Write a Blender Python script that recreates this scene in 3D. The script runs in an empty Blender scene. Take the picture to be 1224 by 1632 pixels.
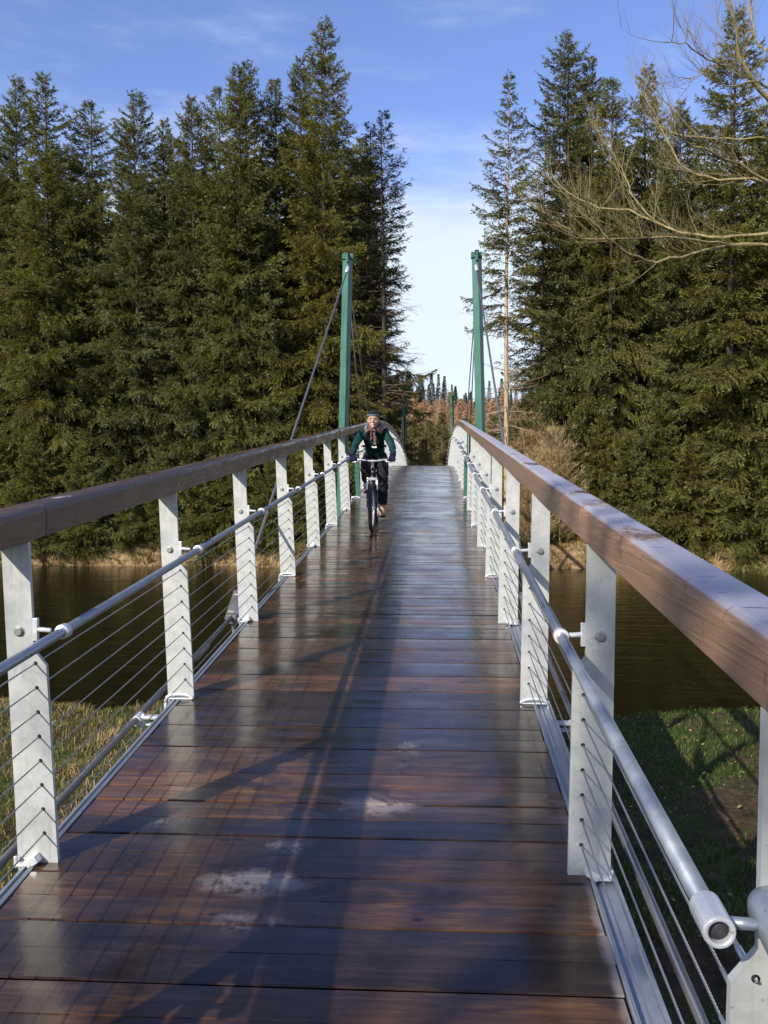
import bpy, bmesh, math, random
import numpy as np
from mathutils import Vector, Matrix

# ------------------------------------------------------------------ camera, sky, sun, exposure
S = bpy.context.scene
COL = S.collection
R = math.radians
CAMZ = 4.1
cam_d = bpy.data.cameras.new('camera')
cam = bpy.data.objects.new('camera', cam_d); COL.objects.link(cam)
cam_d.sensor_fit = 'VERTICAL'; cam_d.sensor_height = 36.0; cam_d.lens = 33.0
cam_d.clip_start = 0.05; cam_d.clip_end = 3000
cam.location = (0, 0, CAMZ)
YAW = 0.0567
cam.rotation_euler = (R(90) - math.atan(59 / 1496), 0, YAW)
S.camera = cam
S.render.resolution_x = 768; S.render.resolution_y = 1024

SUN_AZ, SUN_EL = R(217), R(30.5)          # direction the sun stands in, clockwise from +Y
w = bpy.data.worlds.new("World"); S.world = w; w.use_nodes = True
nt = w.node_tree; N = nt.nodes; L = nt.links
N.clear()
wo = N.new('ShaderNodeOutputWorld'); bg = N.new('ShaderNodeBackground')
sky = N.new('ShaderNodeTexSky'); sky.sky_type = 'NISHITA'; sky.sun_disc = False
sky.sun_elevation = SUN_EL; sky.sun_rotation = SUN_AZ
sky.air_density = 0.9; sky.dust_density = 0.35; sky.ozone_density = 2.6; sky.altitude = 100
bg.inputs['Strength'].default_value = 0.122
tc = N.new('ShaderNodeTexCoord'); sep = N.new('ShaderNodeSeparateXYZ')
L.new(tc.outputs['Generated'], sep.inputs[0])
mp = N.new('ShaderNodeMapping'); mp.inputs['Scale'].default_value = (1.6, 1.0, 6.0)
L.new(tc.outputs['Generated'], mp.inputs['Vector'])
cn = N.new('ShaderNodeTexNoise'); cn.inputs['Scale'].default_value = 2.1; cn.inputs['Detail'].default_value = 7; cn.inputs['Roughness'].default_value = 0.62
L.new(mp.outputs[0], cn.inputs['Vector'])
# bank of bright cloud low down, thin wisps higher up
low = N.new('ShaderNodeMapRange'); low.interpolation_type = 'SMOOTHERSTEP'
low.inputs['From Min'].default_value = 0.38; low.inputs['From Max'].default_value = 0.20
low.inputs['To Min'].default_value = 0.0; low.inputs['To Max'].default_value = 0.52
L.new(sep.outputs['Z'], low.inputs['Value'])
ad = N.new('ShaderNodeMath'); ad.operation = 'ADD'; L.new(low.outputs[0], ad.inputs[0]); L.new(cn.outputs['Fac'], ad.inputs[1])
cr = N.new('ShaderNodeMapRange'); cr.interpolation_type = 'SMOOTHSTEP'
cr.inputs['From Min'].default_value = 0.50; cr.inputs['From Max'].default_value = 1.0
cr.inputs['To Max'].default_value = 0.90
L.new(ad.outputs[0], cr.inputs['Value'])
mx = N.new('ShaderNodeMix'); mx.data_type = 'RGBA'
L.new(cr.outputs[0], mx.inputs['Factor'])
hs = N.new('ShaderNodeHueSaturation'); hs.inputs['Saturation'].default_value = 1.0
tint = N.new('ShaderNodeMix'); tint.data_type = 'RGBA'; tint.blend_type = 'MULTIPLY'; tint.inputs['Factor'].default_value = 1
tint.inputs['B'].default_value = (1.12, 1.05, 1.30, 1)
L.new(sky.outputs[0], tint.inputs['A']); L.new(tint.outputs['Result'], hs.inputs['Color'])
L.new(hs.outputs[0], mx.inputs['A']); mx.inputs['B'].default_value = (5.1, 5.75, 6.3, 1)
L.new(mx.outputs['Result'], bg.inputs['Color']); L.new(bg.outputs[0], wo.inputs['Surface'])

sd = bpy.data.lights.new('sun', 'SUN'); sun = bpy.data.objects.new('sun', sd); COL.objects.link(sun)
sd.energy = 4.6; sd.angle = R(0.5); sd.color = (1.0, 0.93, 0.82)
sdir = Vector((math.sin(SUN_AZ) * math.cos(SUN_EL), math.cos(SUN_AZ) * math.cos(SUN_EL), math.sin(SUN_EL)))
sun.rotation_euler = sdir.to_track_quat('Z', 'Y').to_euler()
S.view_settings.view_transform = 'Standard'; S.view_settings.look = 'None'
S.view_settings.gamma = 1; S.view_settings.exposure = 0.48
try: S.cycles.max_bounces = 8; S.cycles.transparent_max_bounces = 4
except Exception: pass

# ------------------------------------------------------------------ helpers
def tag(o, label=None, cat=None, group=None, kind=None):
    if label: o['label'] = label
    if cat: o['category'] = cat
    if group: o['group'] = group
    if kind: o['kind'] = kind
    return o
def empty(name, loc=(0, 0, 0), rz=0, parent=None):
    o = bpy.data.objects.new(name, None); COL.objects.link(o)
    o.location = loc; o.rotation_euler = (0, 0, rz); o.empty_display_size = .2
    if parent: o.parent = parent
    return o
class MB:
    def __init__(s): s.v = []; s.f = []; s.m = []; s.sm = []
    def add(s, vs, fs, mat=0, smooth=False):
        b = len(s.v); s.v += [tuple(v) for v in vs]
        for f in fs: s.f.append(tuple(b + i for i in f)); s.m.append(mat); s.sm.append(smooth)
    def box(s, c, d, M=None, mat=0):
        x, y, z = d[0] / 2, d[1] / 2, d[2] / 2
        vs = [Vector((a * x, b * y, e * z)) for a in (-1, 1) for b in (-1, 1) for e in (-1, 1)]
        if M is not None: vs = [M @ v for v in vs]
        vs = [v + Vector(c) for v in vs]
        s.add(vs, [(0, 1, 3, 2), (4, 6, 7, 5), (0, 4, 5, 1), (2, 3, 7, 6), (0, 2, 6, 4), (1, 5, 7, 3)], mat)
    def tube(s, pts, r, n=8, mat=0, cap=True, smooth=True, el=None):
        pts = [Vector(p) for p in pts]; k = len(pts)
        rr = list(r) if hasattr(r, '__len__') else [r] * k
        up = Vector((0, 0, 1)); prev = None; vs = []
        for i, p in enumerate(pts):
            t = (pts[min(i + 1, k - 1)] - pts[max(i - 1, 0)])
            if t.length < 1e-9: t = Vector((0, 0, 1))
            t.normalize()
            if prev is None:
                a = t.cross(up)
                if a.length < .05: a = t.cross(Vector((0, 1, 0)))
            else:
                a = prev - t * prev.dot(t)
            a.normalize(); prev = a; b = t.cross(a)
            for j in range(n):
                q = 2 * math.pi * j / n
                vs.append(p + (a * math.cos(q) * (el[0] if el else 1) + b * math.sin(q) * (el[1] if el else 1)) * rr[i])
        fs = [(i * n + j, i * n + (j + 1) % n, (i + 1) * n + (j + 1) % n, (i + 1) * n + j) for i in range(k - 1) for j in range(n)]
        if cap: fs += [tuple(range(n - 1, -1, -1)), tuple((k - 1) * n + j for j in range(n))]
        s.add(vs, fs, mat, smooth)
    def prism(s, poly, y0, y1, M=None, mat=0):       # poly in (x,z), extruded along y
        n = len(poly); vs = [Vector((x, y0, z)) for x, z in poly] + [Vector((x, y1, z)) for x, z in poly]
        if M is not None: vs = [M @ v for v in vs]
        s.add(vs, [tuple(range(n)), tuple(range(2 * n - 1, n - 1, -1))] + [(i, n + i, n + (i + 1) % n, (i + 1) % n) for i in range(n)], mat)
    def ball(s, c, r, mat=0, nu=12, nv=8, M=None):
        vs = []; c = Vector(c); r = Vector(r) if hasattr(r, '__len__') else Vector((r, r, r))
        for i in range(nv + 1):
            a = math.pi * i / nv
            for j in range(nu):
                b = 2 * math.pi * j / nu
                v = Vector((r.x * math.sin(a) * math.cos(b), r.y * math.sin(a) * math.sin(b), r.z * math.cos(a)))
                vs.append((M @ v if M is not None else v) + c)
        s.add(vs, [(i * nu + j, (i + 1) * nu + j, (i + 1) * nu + (j + 1) % nu, i * nu + (j + 1) % nu) for i in range(nv) for j in range(nu)], mat, True)
    def build(s, name, mats, parent=None, loc=None, bevel=0):
        me = bpy.data.meshes.new(name); me.from_pydata(s.v, [], s.f)
        if not isinstance(mats, (list, tuple)): mats = [mats]
        for m in mats: me.materials.append(m)
        me.polygons.foreach_set('material_index', s.m); me.polygons.foreach_set('use_smooth', s.sm)
        bm = bmesh.new(); bm.from_mesh(me); bmesh.ops.recalc_face_normals(bm, faces=bm.faces); bm.to_mesh(me); bm.free()
        o = bpy.data.objects.new(name, me); COL.objects.link(o)
        if parent: o.parent = parent
        if loc is not None: o.location = loc
        if bevel:
            b = o.modifiers.new('bevel', 'BEVEL'); b.width = bevel; b.segments = 2; b.limit_method = 'ANGLE'
        return o
def copy_tree(o, parent=None):
    c = o.copy(); COL.objects.link(c)
    if parent is not None: c.parent = parent
    for ch in [x for x in o.children]: copy_tree(ch, c)
    return c
def np_mesh(name, verts, faces, mats, parent=None, attrs=None, smooth=False, midx=None):
    verts = np.asarray(verts, dtype=np.float32); faces = np.asarray(faces, dtype=np.int32)
    me = bpy.data.meshes.new(name); k = faces.shape[1]
    me.vertices.add(len(verts)); me.vertices.foreach_set('co', verts.ravel())
    me.loops.add(faces.size); me.loops.foreach_set('vertex_index', faces.ravel())
    me.polygons.add(len(faces))
    me.polygons.foreach_set('loop_start', np.arange(0, faces.size, k, dtype=np.int32))
    me.polygons.foreach_set('loop_total', np.full(len(faces), k, dtype=np.int32))
    me.polygons.foreach_set('use_smooth', np.full(len(faces), smooth, dtype=bool))
    for m in (mats if isinstance(mats, (list, tuple)) else [mats]): me.materials.append(m)
    if midx is not None: me.polygons.foreach_set('material_index', np.asarray(midx, dtype=np.int32))
    for an, av in (attrs or {}).items():
        a = me.attributes.new(an, 'FLOAT', 'POINT'); a.data.foreach_set('value', np.asarray(av, dtype=np.float32))
    me.update(calc_edges=True); me.validate()
    o = bpy.data.objects.new(name, me); COL.objects.link(o)
    if parent: o.parent = parent
    return o

# ------------------------------------------------------------------ materials
def mat(name, col=(.5, .5, .5), rough=.6, metal=0.0, spec=.5):
    m = bpy.data.materials.new(name); m.use_nodes = True
    b = m.node_tree.nodes['Principled BSDF']
    b.inputs['Base Color'].default_value = (*col, 1); b.inputs['Roughness'].default_value = rough
    b.inputs['Metallic'].default_value = metal; b.inputs['Specular IOR Level'].default_value = spec
    return m, m.node_tree, b
def ramp(t, stops, src):
    r = t.nodes.new('ShaderNodeValToRGB'); e = r.color_ramp.elements
    while len(e) < len(stops): e.new(.5)
    for i, (p, c) in enumerate(stops): e[i].position = p; e[i].color = (*c, 1) if len(c) == 3 else c
    t.links.new(src, r.inputs[0]); return r.outputs[0]
def noise(t, scale, detail=4, rough=.55, coord='Object', sc=None, dist=0):
    n = t.nodes.new('ShaderNodeTexNoise'); n.inputs['Scale'].default_value = scale; n.inputs['Detail'].default_value = detail
    n.inputs['Roughness'].default_value = rough; n.inputs['Distortion'].default_value = dist
    c = t.nodes.new('ShaderNodeTexCoord'); src = c.outputs[coord]
    if sc:
        m = t.nodes.new('ShaderNodeMapping'); m.inputs['Scale'].default_value = sc; t.links.new(src, m.inputs[0]); src = m.outputs[0]
    t.links.new(src, n.inputs['Vector']); return n.outputs['Fac']
def bump(t, b, h, strength=.3, dist=.01, prev=None):
    n = t.nodes.new('ShaderNodeBump'); n.inputs['Strength'].default_value = strength; n.inputs['Distance'].default_value = dist
    t.links.new(h, n.inputs['Height'])
    if prev: t.links.new(prev, n.inputs['Normal'])
    t.links.new(n.outputs[0], b.inputs['Normal']); return n.outputs[0]
def mixc(t, fac, a, b, mode='MIX'):
    n = t.nodes.new('ShaderNodeMix'); n.data_type = 'RGBA'; n.blend_type = mode
    for k, v in (('Factor', fac), ('A', a), ('B', b)):
        if isinstance(v, (int, float)): n.inputs[k].default_value = v
        elif isinstance(v, tuple): n.inputs[k].default_value = (*v, 1)
        else: t.links.new(v, n.inputs[k])
    return n.outputs['Result']
def math_(t, op, a, b=None, clamp=False):
    n = t.nodes.new('ShaderNodeMath'); n.operation = op; n.use_clamp = clamp
    for i, v in enumerate((a, b)):
        if v is None: continue
        if isinstance(v, (int, float)): n.inputs[i].default_value = v
        else: t.links.new(v, n.inputs[i])
    return n.outputs[0]
def maprange(t, v, a, b, c=0, d=1, smooth=True):
    n = t.nodes.new('ShaderNodeMapRange')
    if smooth: n.interpolation_type = 'SMOOTHSTEP'
    for k, x in zip(('From Min', 'From Max', 'To Min', 'To Max'), (a, b, c, d)): n.inputs[k].default_value = x
    t.links.new(v, n.inputs['Value']); return n.outputs[0]
def attr(t, name):
    n = t.nodes.new('ShaderNodeAttribute'); n.attribute_name = name; return n.outputs['Fac']

def galv(name, lo, hi, rough, metal=.0):
    m, t, b = mat(name, rough=rough, metal=metal)
    n = noise(t, 9, 5, .65); v = t.nodes.new('ShaderNodeTexVoronoi'); v.inputs['Scale'].default_value = 60
    c = t.nodes.new('ShaderNodeTexCoord'); t.links.new(c.outputs['Object'], v.inputs['Vector'])
    k = math_(t, 'ADD', math_(t, 'MULTIPLY', n, .8), math_(t, 'MULTIPLY', v.outputs['Color'], .2))
    t.links.new(ramp(t, [(.25, lo), (.75, hi)], k), b.inputs['Base Color'])
    run = noise(t, 5, 5, .6, sc=(7, 7, .45))
    bc = [l for l in b.inputs['Base Color'].links][0].from_socket
    bc = mixc(t, maprange(t, run, .55, .75, 0, .42), bc, (.27, .25, .20)); sp = noise(t, 55, 2, .5)
    bc = mixc(t, maprange(t, sp, .70, .76, 0, .5), bc, (.16, .13, .10))
    t.links.new(bc, b.inputs['Base Color'])
    t.links.new(maprange(t, n, .3, .7, rough - .1, rough + .12), b.inputs['Roughness'])
    bump(t, b, noise(t, 120, 3), .08, .002)
    return m
M_POST = galv('galvanised_plate', (.38, .40, .39), (.56, .57, .54), .42, .15)
M_TUBE = galv('galvanised_tube', (.24, .27, .30), (.38, .42, .46), .36, .55)
M_BEAM = galv('galvanised_beam', (.22, .25, .29), (.36, .40, .44), .40, .5)
M_BRIGHT = galv('bright_fitting', (.62, .64, .64), (.78, .79, .78), .32, .4)
M_PIPE = galv('dull_cable_sheath', (.12, .12, .12), (.22, .21, .20), .45, .4)
M_BOLT = galv('bolt_steel', (.22, .24, .23), (.36, .38, .36), .4, .5)
M_SMOKE, _, _ = mat('plug_grey', (.05, .05, .055), .5)
M_DARKHOLE, _, _ = mat('hole_black', (.01, .01, .01), .9)

def wire_mat():
    m, t, b = mat('stainless_wire', (.36, .37, .38), .38, .8)
    wv = t.nodes.new('ShaderNodeTexWave'); wv.inputs['Scale'].default_value = 38; wv.bands_direction = 'DIAGONAL'
    c = t.nodes.new('ShaderNodeTexCoord'); mp = t.nodes.new('ShaderNodeMapping'); mp.inputs['Scale'].default_value = (6, 1, 6)
    t.links.new(c.outputs['Object'], mp.inputs[0]); t.links.new(mp.outputs[0], wv.inputs['Vector'])
    t.links.new(ramp(t, [(.2, (.14, .14, .15)), (.7, (.5, .51, .52))], wv.outputs['Fac']), b.inputs['Base Color'])
    bump(t, b, wv.outputs['Fac'], .6, .002); return m
M_WIRE = wire_mat()
def green_paint():
    m, t, b = mat('green_paint', (.03, .14, .10), .36)
    n = noise(t, 3, 5, .6, sc=(1, 1, .5)); run = noise(t, 5, 5, .65, sc=(9, 9, .35)); ch = noise(t, 26, 3, .6)
    c = ramp(t, [(.3, (.022, .098, .068)), (.7, (.048, .165, .116))], n)
    c = mixc(t, maprange(t, run, .52, .72, 0, .5), c, (.085, .165, .125))
    c = mixc(t, maprange(t, ch, .70, .74, 0, .6), c, (.05, .05, .04))
    t.links.new(c, b.inputs['Base Color']); t.links.new(maprange(t, run, .3, .7, .28, .55), b.inputs['Roughness'])
    bump(t, b, noise(t, 60, 3), .05, .002); return m
M_GREEN = green_paint()

def deck_mat():
    m, t, b = mat('wet_timber_boards', rough=.2)
    tone = attr(t, 'tone'); bid = attr(t, 'bid')
    c = t.nodes.new('ShaderNodeTexCoord'); s = t.nodes.new('ShaderNodeSeparateXYZ'); t.links.new(c.outputs['Object'], s.inputs[0])
    cmb = t.nodes.new('ShaderNodeCombineXYZ')
    t.links.new(math_(t, 'ADD', math_(t, 'MULTIPLY', s.outputs[0], .9), math_(t, 'MULTIPLY', bid, 37.3)), cmb.inputs[0])
    t.links.new(math_(t, 'MULTIPLY', s.outputs[1], 11), cmb.inputs[1]); t.links.new(math_(t, 'MULTIPLY', bid, 11.7), cmb.inputs[2])
    g = t.nodes.new('ShaderNodeTexNoise'); g.inputs['Scale'].default_value = 2.2; g.inputs['Detail'].default_value = 7; g.inputs['Roughness'].default_value = .62; g.inputs['Distortion'].default_value = .9
    t.links.new(cmb.outputs[0], g.inputs['Vector'])
    f = t.nodes.new('ShaderNodeTexNoise'); f.inputs['Scale'].default_value = 14; f.inputs['Detail'].default_value = 4
    t.links.new(cmb.outputs[0], f.inputs['Vector'])
    base = ramp(t, [(.28, (.020, .0125, .008)), (.5, (.045, .027, .016)), (.74, (.092, .056, .031))], g.outputs['Fac'])
    base = mixc(t, .5, base, ramp(t, [(.3, (.42, .40, .38)), (.68, (1.3, 1.26, 1.2))], f.outputs['Fac']), 'MULTIPLY')
    dark = mixc(t, math_(t, 'POWER', tone, 1.5), (.66, .65, .66), (2.5, 1.95, 1.35))
    base = mixc(t, 1.0, base, dark, 'MULTIPLY')
    # wet dark stains and knots
    st = noise(t, 3.2, 5, .6, sc=(1, 1.6, 1), dist=.8)
    base = mixc(t, maprange(t, st, .50, .66, 0, .75), base, (.016, .011, .010))
    vk = t.nodes.new('ShaderNodeTexVoronoi'); vk.inputs['Scale'].default_value = 3.1; vk.inputs['Randomness'].default_value = 1
    mpk = t.nodes.new('ShaderNodeMapping'); mpk.inputs['Scale'].default_value = (1, 1.7, 1); t.links.new(c.outputs['Object'], mpk.inputs[0]); t.links.new(mpk.outputs[0], vk.inputs['Vector'])
    base = mixc(t, maprange(t, math_(t, 'ADD', vk.outputs['Distance'], math_(t, 'MULTIPLY', f.outputs['Fac'], .05)), .055, .125, .9, 0), base, (.010, .007, .006))
    # pale frost and scuff patches on the nearest boards, left of the middle
    fr = math_(t, 'ADD', math_(t, 'MULTIPLY', noise(t, 6, 5, .6, sc=(1, 1.8, 1), dist=.2), .75), math_(t, 'MULTIPLY', noise(t, 60, 2, .5, sc=(1, .5, 1)), .25))
    pm_ = None
    for (px_, py_, rx_, ry_, am_) in ((.19, 3.95, .30, .14, 1), (-.12, 3.56, .17, .10, .8), (-.19, 3.29, .27, .13, 1), (-.14, 3.03, .20, .10, .7), (.33, 4.55, .10, .35, .55), (-.62, 3.75, .22, .07, .5)):
        dx_ = math_(t, 'MULTIPLY', math_(t, 'SUBTRACT', s.outputs[0], px_), 1 / rx_); dy_ = math_(t, 'MULTIPLY', math_(t, 'SUBTRACT', s.outputs[1], py_), 1 / ry_)
        dd_ = math_(t, 'SQRT', math_(t, 'ADD', math_(t, 'MULTIPLY', dx_, dx_), math_(t, 'MULTIPLY', dy_, dy_)))
        q_ = math_(t, 'MULTIPLY', maprange(t, dd_, 1.15, .2), am_); pm_ = q_ if pm_ is None else math_(t, 'MAXIMUM', pm_, q_)
    fm = math_(t, 'MULTIPLY', maprange(t, math_(t, 'ADD', fr, math_(t, 'MULTIPLY', pm_, .22)), .56, .74), pm_)
    edge = math_(t, 'MULTIPLY', maprange(t, math_(t, 'ADD', s.outputs[0], math_(t, 'MULTIPLY', fr, .06)), 1.005, 1.04), maprange(t, s.outputs[1], 4.0, 3.0))
    fm = math_(t, 'MAXIMUM', fm, math_(t, 'MULTIPLY', edge, .7))
    base = mixc(t, math_(t, 'MULTIPLY', fm, .62), base, (.40, .36, .35))
    t.links.new(base, b.inputs['Base Color'])
    rn = noise(t, 2.4, 5, .6, sc=(1, .8, 1))
    ro = maprange(t, rn, .3, .72, .13, .36)
    ro = math_(t, 'ADD', ro, math_(t, 'MULTIPLY', tone, .06))
    t.links.new(math_(t, 'ADD', ro, math_(t, 'MULTIPLY', fm, .45)), b.inputs['Roughness'])
    b.inputs['Specular IOR Level'].default_value = .32
    n1 = bump(t, b, g.outputs['Fac'], .10, .004)
    fine = noise(t, 70, 3, .6, sc=(2.2, .5, 1))
    n2 = bump(t, b, fine, .12, .0022, n1)
    saw = noise(t, 40, 3, .6, sc=(3.2, .12, 1)); n2 = bump(t, b, saw, .16, .0018, n2)
    cup = noise(t, 5, 2, .5)
    n3 = bump(t, b, cup, .22, .006, n2)
    b.inputs['Coat IOR'].default_value = 1.36
    t.links.new(maprange(t, rn, .35, .7, .05, .16), b.inputs['Coat Roughness'])
    cb_ = t.nodes.new('ShaderNodeBump'); cb_.inputs['Strength'].default_value = .12; cb_.inputs['Distance'].default_value = .004
    t.links.new(math_(t, 'ADD', g.outputs['Fac'], math_(t, 'MULTIPLY', saw, .35)), cb_.inputs['Height']); t.links.new(cb_.outputs[0], b.inputs['Coat Normal'])
    t.links.new(math_(t, 'SUBTRACT', .42, math_(t, 'MULTIPLY', fm, .40)), b.inputs['Coat Weight'])
    return m
M_DECK = deck_mat()
def rail_mat(name, a, c1, frost):
    m, t, b = mat(name, rough=.35)
    g = noise(t, 3, 5, .65, sc=(75, .9, 75), dist=.35)
    tone = attr(t, 'tone')
    base = ramp(t, [(.3, a), (.7, c1)], g)
    base = mixc(t, 1.0, base, mixc(t, tone, (.78, .74, .76), (1.25, 1.12, 1.0)), 'MULTIPLY')
    geo = t.nodes.new('ShaderNodeNewGeometry'); s = t.nodes.new('ShaderNodeSeparateXYZ'); t.links.new(geo.outputs['Normal'], s.inputs[0])
    up = maprange(t, s.outputs[2], .55, .95)
    n = noise(t, 5, 6, .6, sc=(1, .5, 1))
    st = noise(t, 2.2, 7, .7, sc=(1.5, .8, 1))
    base = mixc(t, maprange(t, st, .60, .70, 0, .55), base, (.03, .02, .02))
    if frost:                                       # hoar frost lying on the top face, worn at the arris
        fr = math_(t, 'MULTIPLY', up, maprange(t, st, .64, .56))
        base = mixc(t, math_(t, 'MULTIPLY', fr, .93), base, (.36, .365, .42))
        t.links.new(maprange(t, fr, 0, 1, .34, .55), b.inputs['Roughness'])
    else:
        t.links.new(maprange(t, n, .3, .7, .16, .4), b.inputs['Roughness'])
        drop = math_(t, 'MULTIPLY', up, maprange(t, n, .63, .68))
        base = mixc(t, math_(t, 'MULTIPLY', drop, .7), base, (.5, .5, .55))
    ckx = noise(t, 7, 4, .6, sc=(.9, 5.5, .9), dist=.4)            # drying checks and scuffs across the grain
    cm = maprange(t, ckx, .655, .685)
    base = mixc(t, math_(t, 'MULTIPLY', cm, .8), base, (.035, .025, .022))
    spl = noise(t, 2.2, 3, .5, sc=(60, .5, 60)); base = mixc(t, maprange(t, spl, .70, .74, 0, .7), base, (.03, .02, .015))
    t.links.new(base, b.inputs['Base Color'])
    bump(t, b, g, .5, .0025)
    return m
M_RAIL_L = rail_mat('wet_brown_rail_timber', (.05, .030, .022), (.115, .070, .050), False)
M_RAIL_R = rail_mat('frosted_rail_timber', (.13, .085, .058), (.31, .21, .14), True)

def foliage(name, cols, rough=.5, trans=.36):
    m, t, b = mat(name, rough=rough, spec=.28)
    a = attr(t, 'tone')
    c = ramp(t, cols, a)
    n = noise(t, .6, 3, .5)
    oi = t.nodes.new('ShaderNodeObjectInfo')
    c = mixc(t, math_(t, 'MULTIPLY', maprange(t, math_(t, 'ADD', math_(t, 'MULTIPLY', n, .6), math_(t, 'MULTIPLY', oi.outputs['Random'], .5)), .35, .85), .42), c, mixc(t, 1.0, c, (1.22, 1.0, .62), 'MULTIPLY'))
    t.links.new(c, b.inputs['Base Color'])
    if trans:
        tr = t.nodes.new('ShaderNodeBsdfTranslucent'); t.links.new(mixc(t, 1.0, c, (1.3, 1.25, .5), 'MULTIPLY'), tr.inputs['Color'])
        ms = t.nodes.new('ShaderNodeMixShader'); ms.inputs[0].default_value = trans
        out = t.nodes['Material Output']
        t.links.new(b.outputs[0], ms.inputs[1]); t.links.new(tr.outputs[0], ms.inputs[2]); t.links.new(ms.outputs[0], out.inputs['Surface'])
    return m
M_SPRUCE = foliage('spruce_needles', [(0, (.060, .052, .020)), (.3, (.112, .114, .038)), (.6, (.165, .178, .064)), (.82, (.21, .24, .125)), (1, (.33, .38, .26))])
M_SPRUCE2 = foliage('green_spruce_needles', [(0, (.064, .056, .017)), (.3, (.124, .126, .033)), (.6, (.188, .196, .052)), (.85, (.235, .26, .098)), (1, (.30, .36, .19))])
M_DARKSP = foliage('shaded_spruce_needles', [(0, (.012, .014, .007)), (.5, (.025, .032, .014)), (1, (.05, .065, .035))])  # darkened copy of the spruce greens, with the wood's shade put into the colour
M_PINE = foliage('far_pine_needles', [(0, (.08, .075, .03)), (.5, (.17, .165, .07)), (1, (.25, .24, .11))])  # albedo raised so the needle colour carries some haze
M_FARCON = foliage('far_conifer_needles', [(0, (.035, .048, .040)), (.5, (.065, .085, .065)), (1, (.11, .13, .095))], trans=0)  # slight bluish lift paints distance haze into the needles
M_LARCH = foliage('bare_larch_twigs', [(0, (.26, .17, .10)), (.5, (.45, .31, .19)), (1, (.60, .46, .31))], trans=0)
def bark(name, a, c):
    m, t, b = mat(name, rough=.85)
    n = noise(t, 6, 6, .65, sc=(4, 4, .8))
    t.links.new(ramp(t, [(.3, a), (.7, c)], n), b.inputs['Base Color']); bump(t, b, n, .6, .03); return m
M_BARK = bark('spruce_bark', (.022, .016, .012), (.06, .045, .033))
M_PALEBARK = bark('pale_bark', (.22, .15, .09), (.50, .38, .24))
M_ALDER = bark('lichened_bark', (.12, .095, .04), (.40, .32, .14))
M_TWIG = bark('dead_twigs', (.10, .07, .05), (.2, .14, .10))

def ground_mat():
    m, t, b = mat('bank_ground', rough=.95, spec=.1)
    c = t.nodes.new('ShaderNodeTexCoord'); s = t.nodes.new('ShaderNodeSeparateXYZ'); t.links.new(c.outputs['Object'], s.inputs[0])
    n1 = noise(t, .5, 6, .65); n2 = noise(t, 4, 6, .7); n3 = noise(t, 25, 3, .6)
    gr = ramp(t, [(.3, (.028, .045, .012)), (.5, (.055, .085, .018)), (.7, (.09, .12, .03))], n2)
    br = ramp(t, [(.3, (.035, .024, .014)), (.55, (.085, .058, .032)), (.75, (.17, .125, .07))], n2)
    near = mixc(t, maprange(t, math_(t, 'ADD', n1, math_(t, 'MULTIPLY', maprange(t, s.outputs[0], -1, 1), .05)), .42, .56), gr, br)
    fl = ramp(t, [(.3, (.06, .04, .022)), (.5, (.22, .15, .07)), (.72, (.42, .32, .17))], n2)
    hill = ramp(t, [(.3, (.10, .06, .03)), (.7, (.22, .13, .06))], n1)
    f = mixc(t, maprange(t, s.outputs[1], 25, 30), near, fl)
    f = mixc(t, maprange(t, s.outputs[1], 46, 60), f, hill)
    t.links.new(mixc(t, .5, f, ramp(t, [(.3, (.5, .5, .5)), (.7, (1.3, 1.3, 1.3))], n3), 'MULTIPLY'), b.inputs['Base Color'])
    bump(t, b, n2, .9, .12, bump(t, b, n3, .6, .02)); return m
M_GROUND = ground_mat()
def water_mat():
    m, t, b = mat('peaty_water', (.010, .008, .004), .06)
    b.inputs['IOR'].default_value = 1.33
    n1 = noise(t, 1.6, 5, .6, sc=(.55, 1.5, 1), dist=.6); n2 = noise(t, 7, 4, .6, sc=(.6, 1.4, 1))
    t.links.new(ramp(t, [(.35, (.003, .0025, .0015)), (.65, (.008, .006, .003))], n1), b.inputs['Base Color'])
    f = noise(t, 5.5, 8, .8, sc=(.35, 1.3, 1), dist=.5); g = noise(t, .55, 3, .5, sc=(1, 2.2, 1))
    s = t.nodes.new('ShaderNodeSeparateXYZ'); c = t.nodes.new('ShaderNodeTexCoord'); t.links.new(c.outputs['Object'], s.inputs[0])
    fm = math_(t, 'MULTIPLY', maprange(t, f, .66, .72), math_(t, 'MULTIPLY', maprange(t, g, .5, .62), maprange(t, s.outputs[1], 26, 19)))
    base = [l for l in b.inputs['Base Color'].links][0].from_socket
    t.links.new(mixc(t, math_(t, 'MULTIPLY', fm, .8), base, (.6, .6, .62)), b.inputs['Base Color'])
    t.links.new(maprange(t, fm, 0, 1, .07, .6), b.inputs['Roughness'])
    a = bump(t, b, n1, .22, .08); bump(t, b, n2, .25, .015, a)
    return m
M_WATER = water_mat()
M_GRASS = foliage('grass_blades', [(0, (.035, .07, .012)), (.45, (.07, .12, .022)), (.62, (.13, .14, .04)), (.8, (.30, .22, .09)), (1, (.46, .36, .19))], trans=.2)
M_STRAW = foliage('dead_grass', [(0, (.10, .07, .03)), (.5, (.24, .175, .075)), (1, (.50, .39, .20))], trans=.15)

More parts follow.
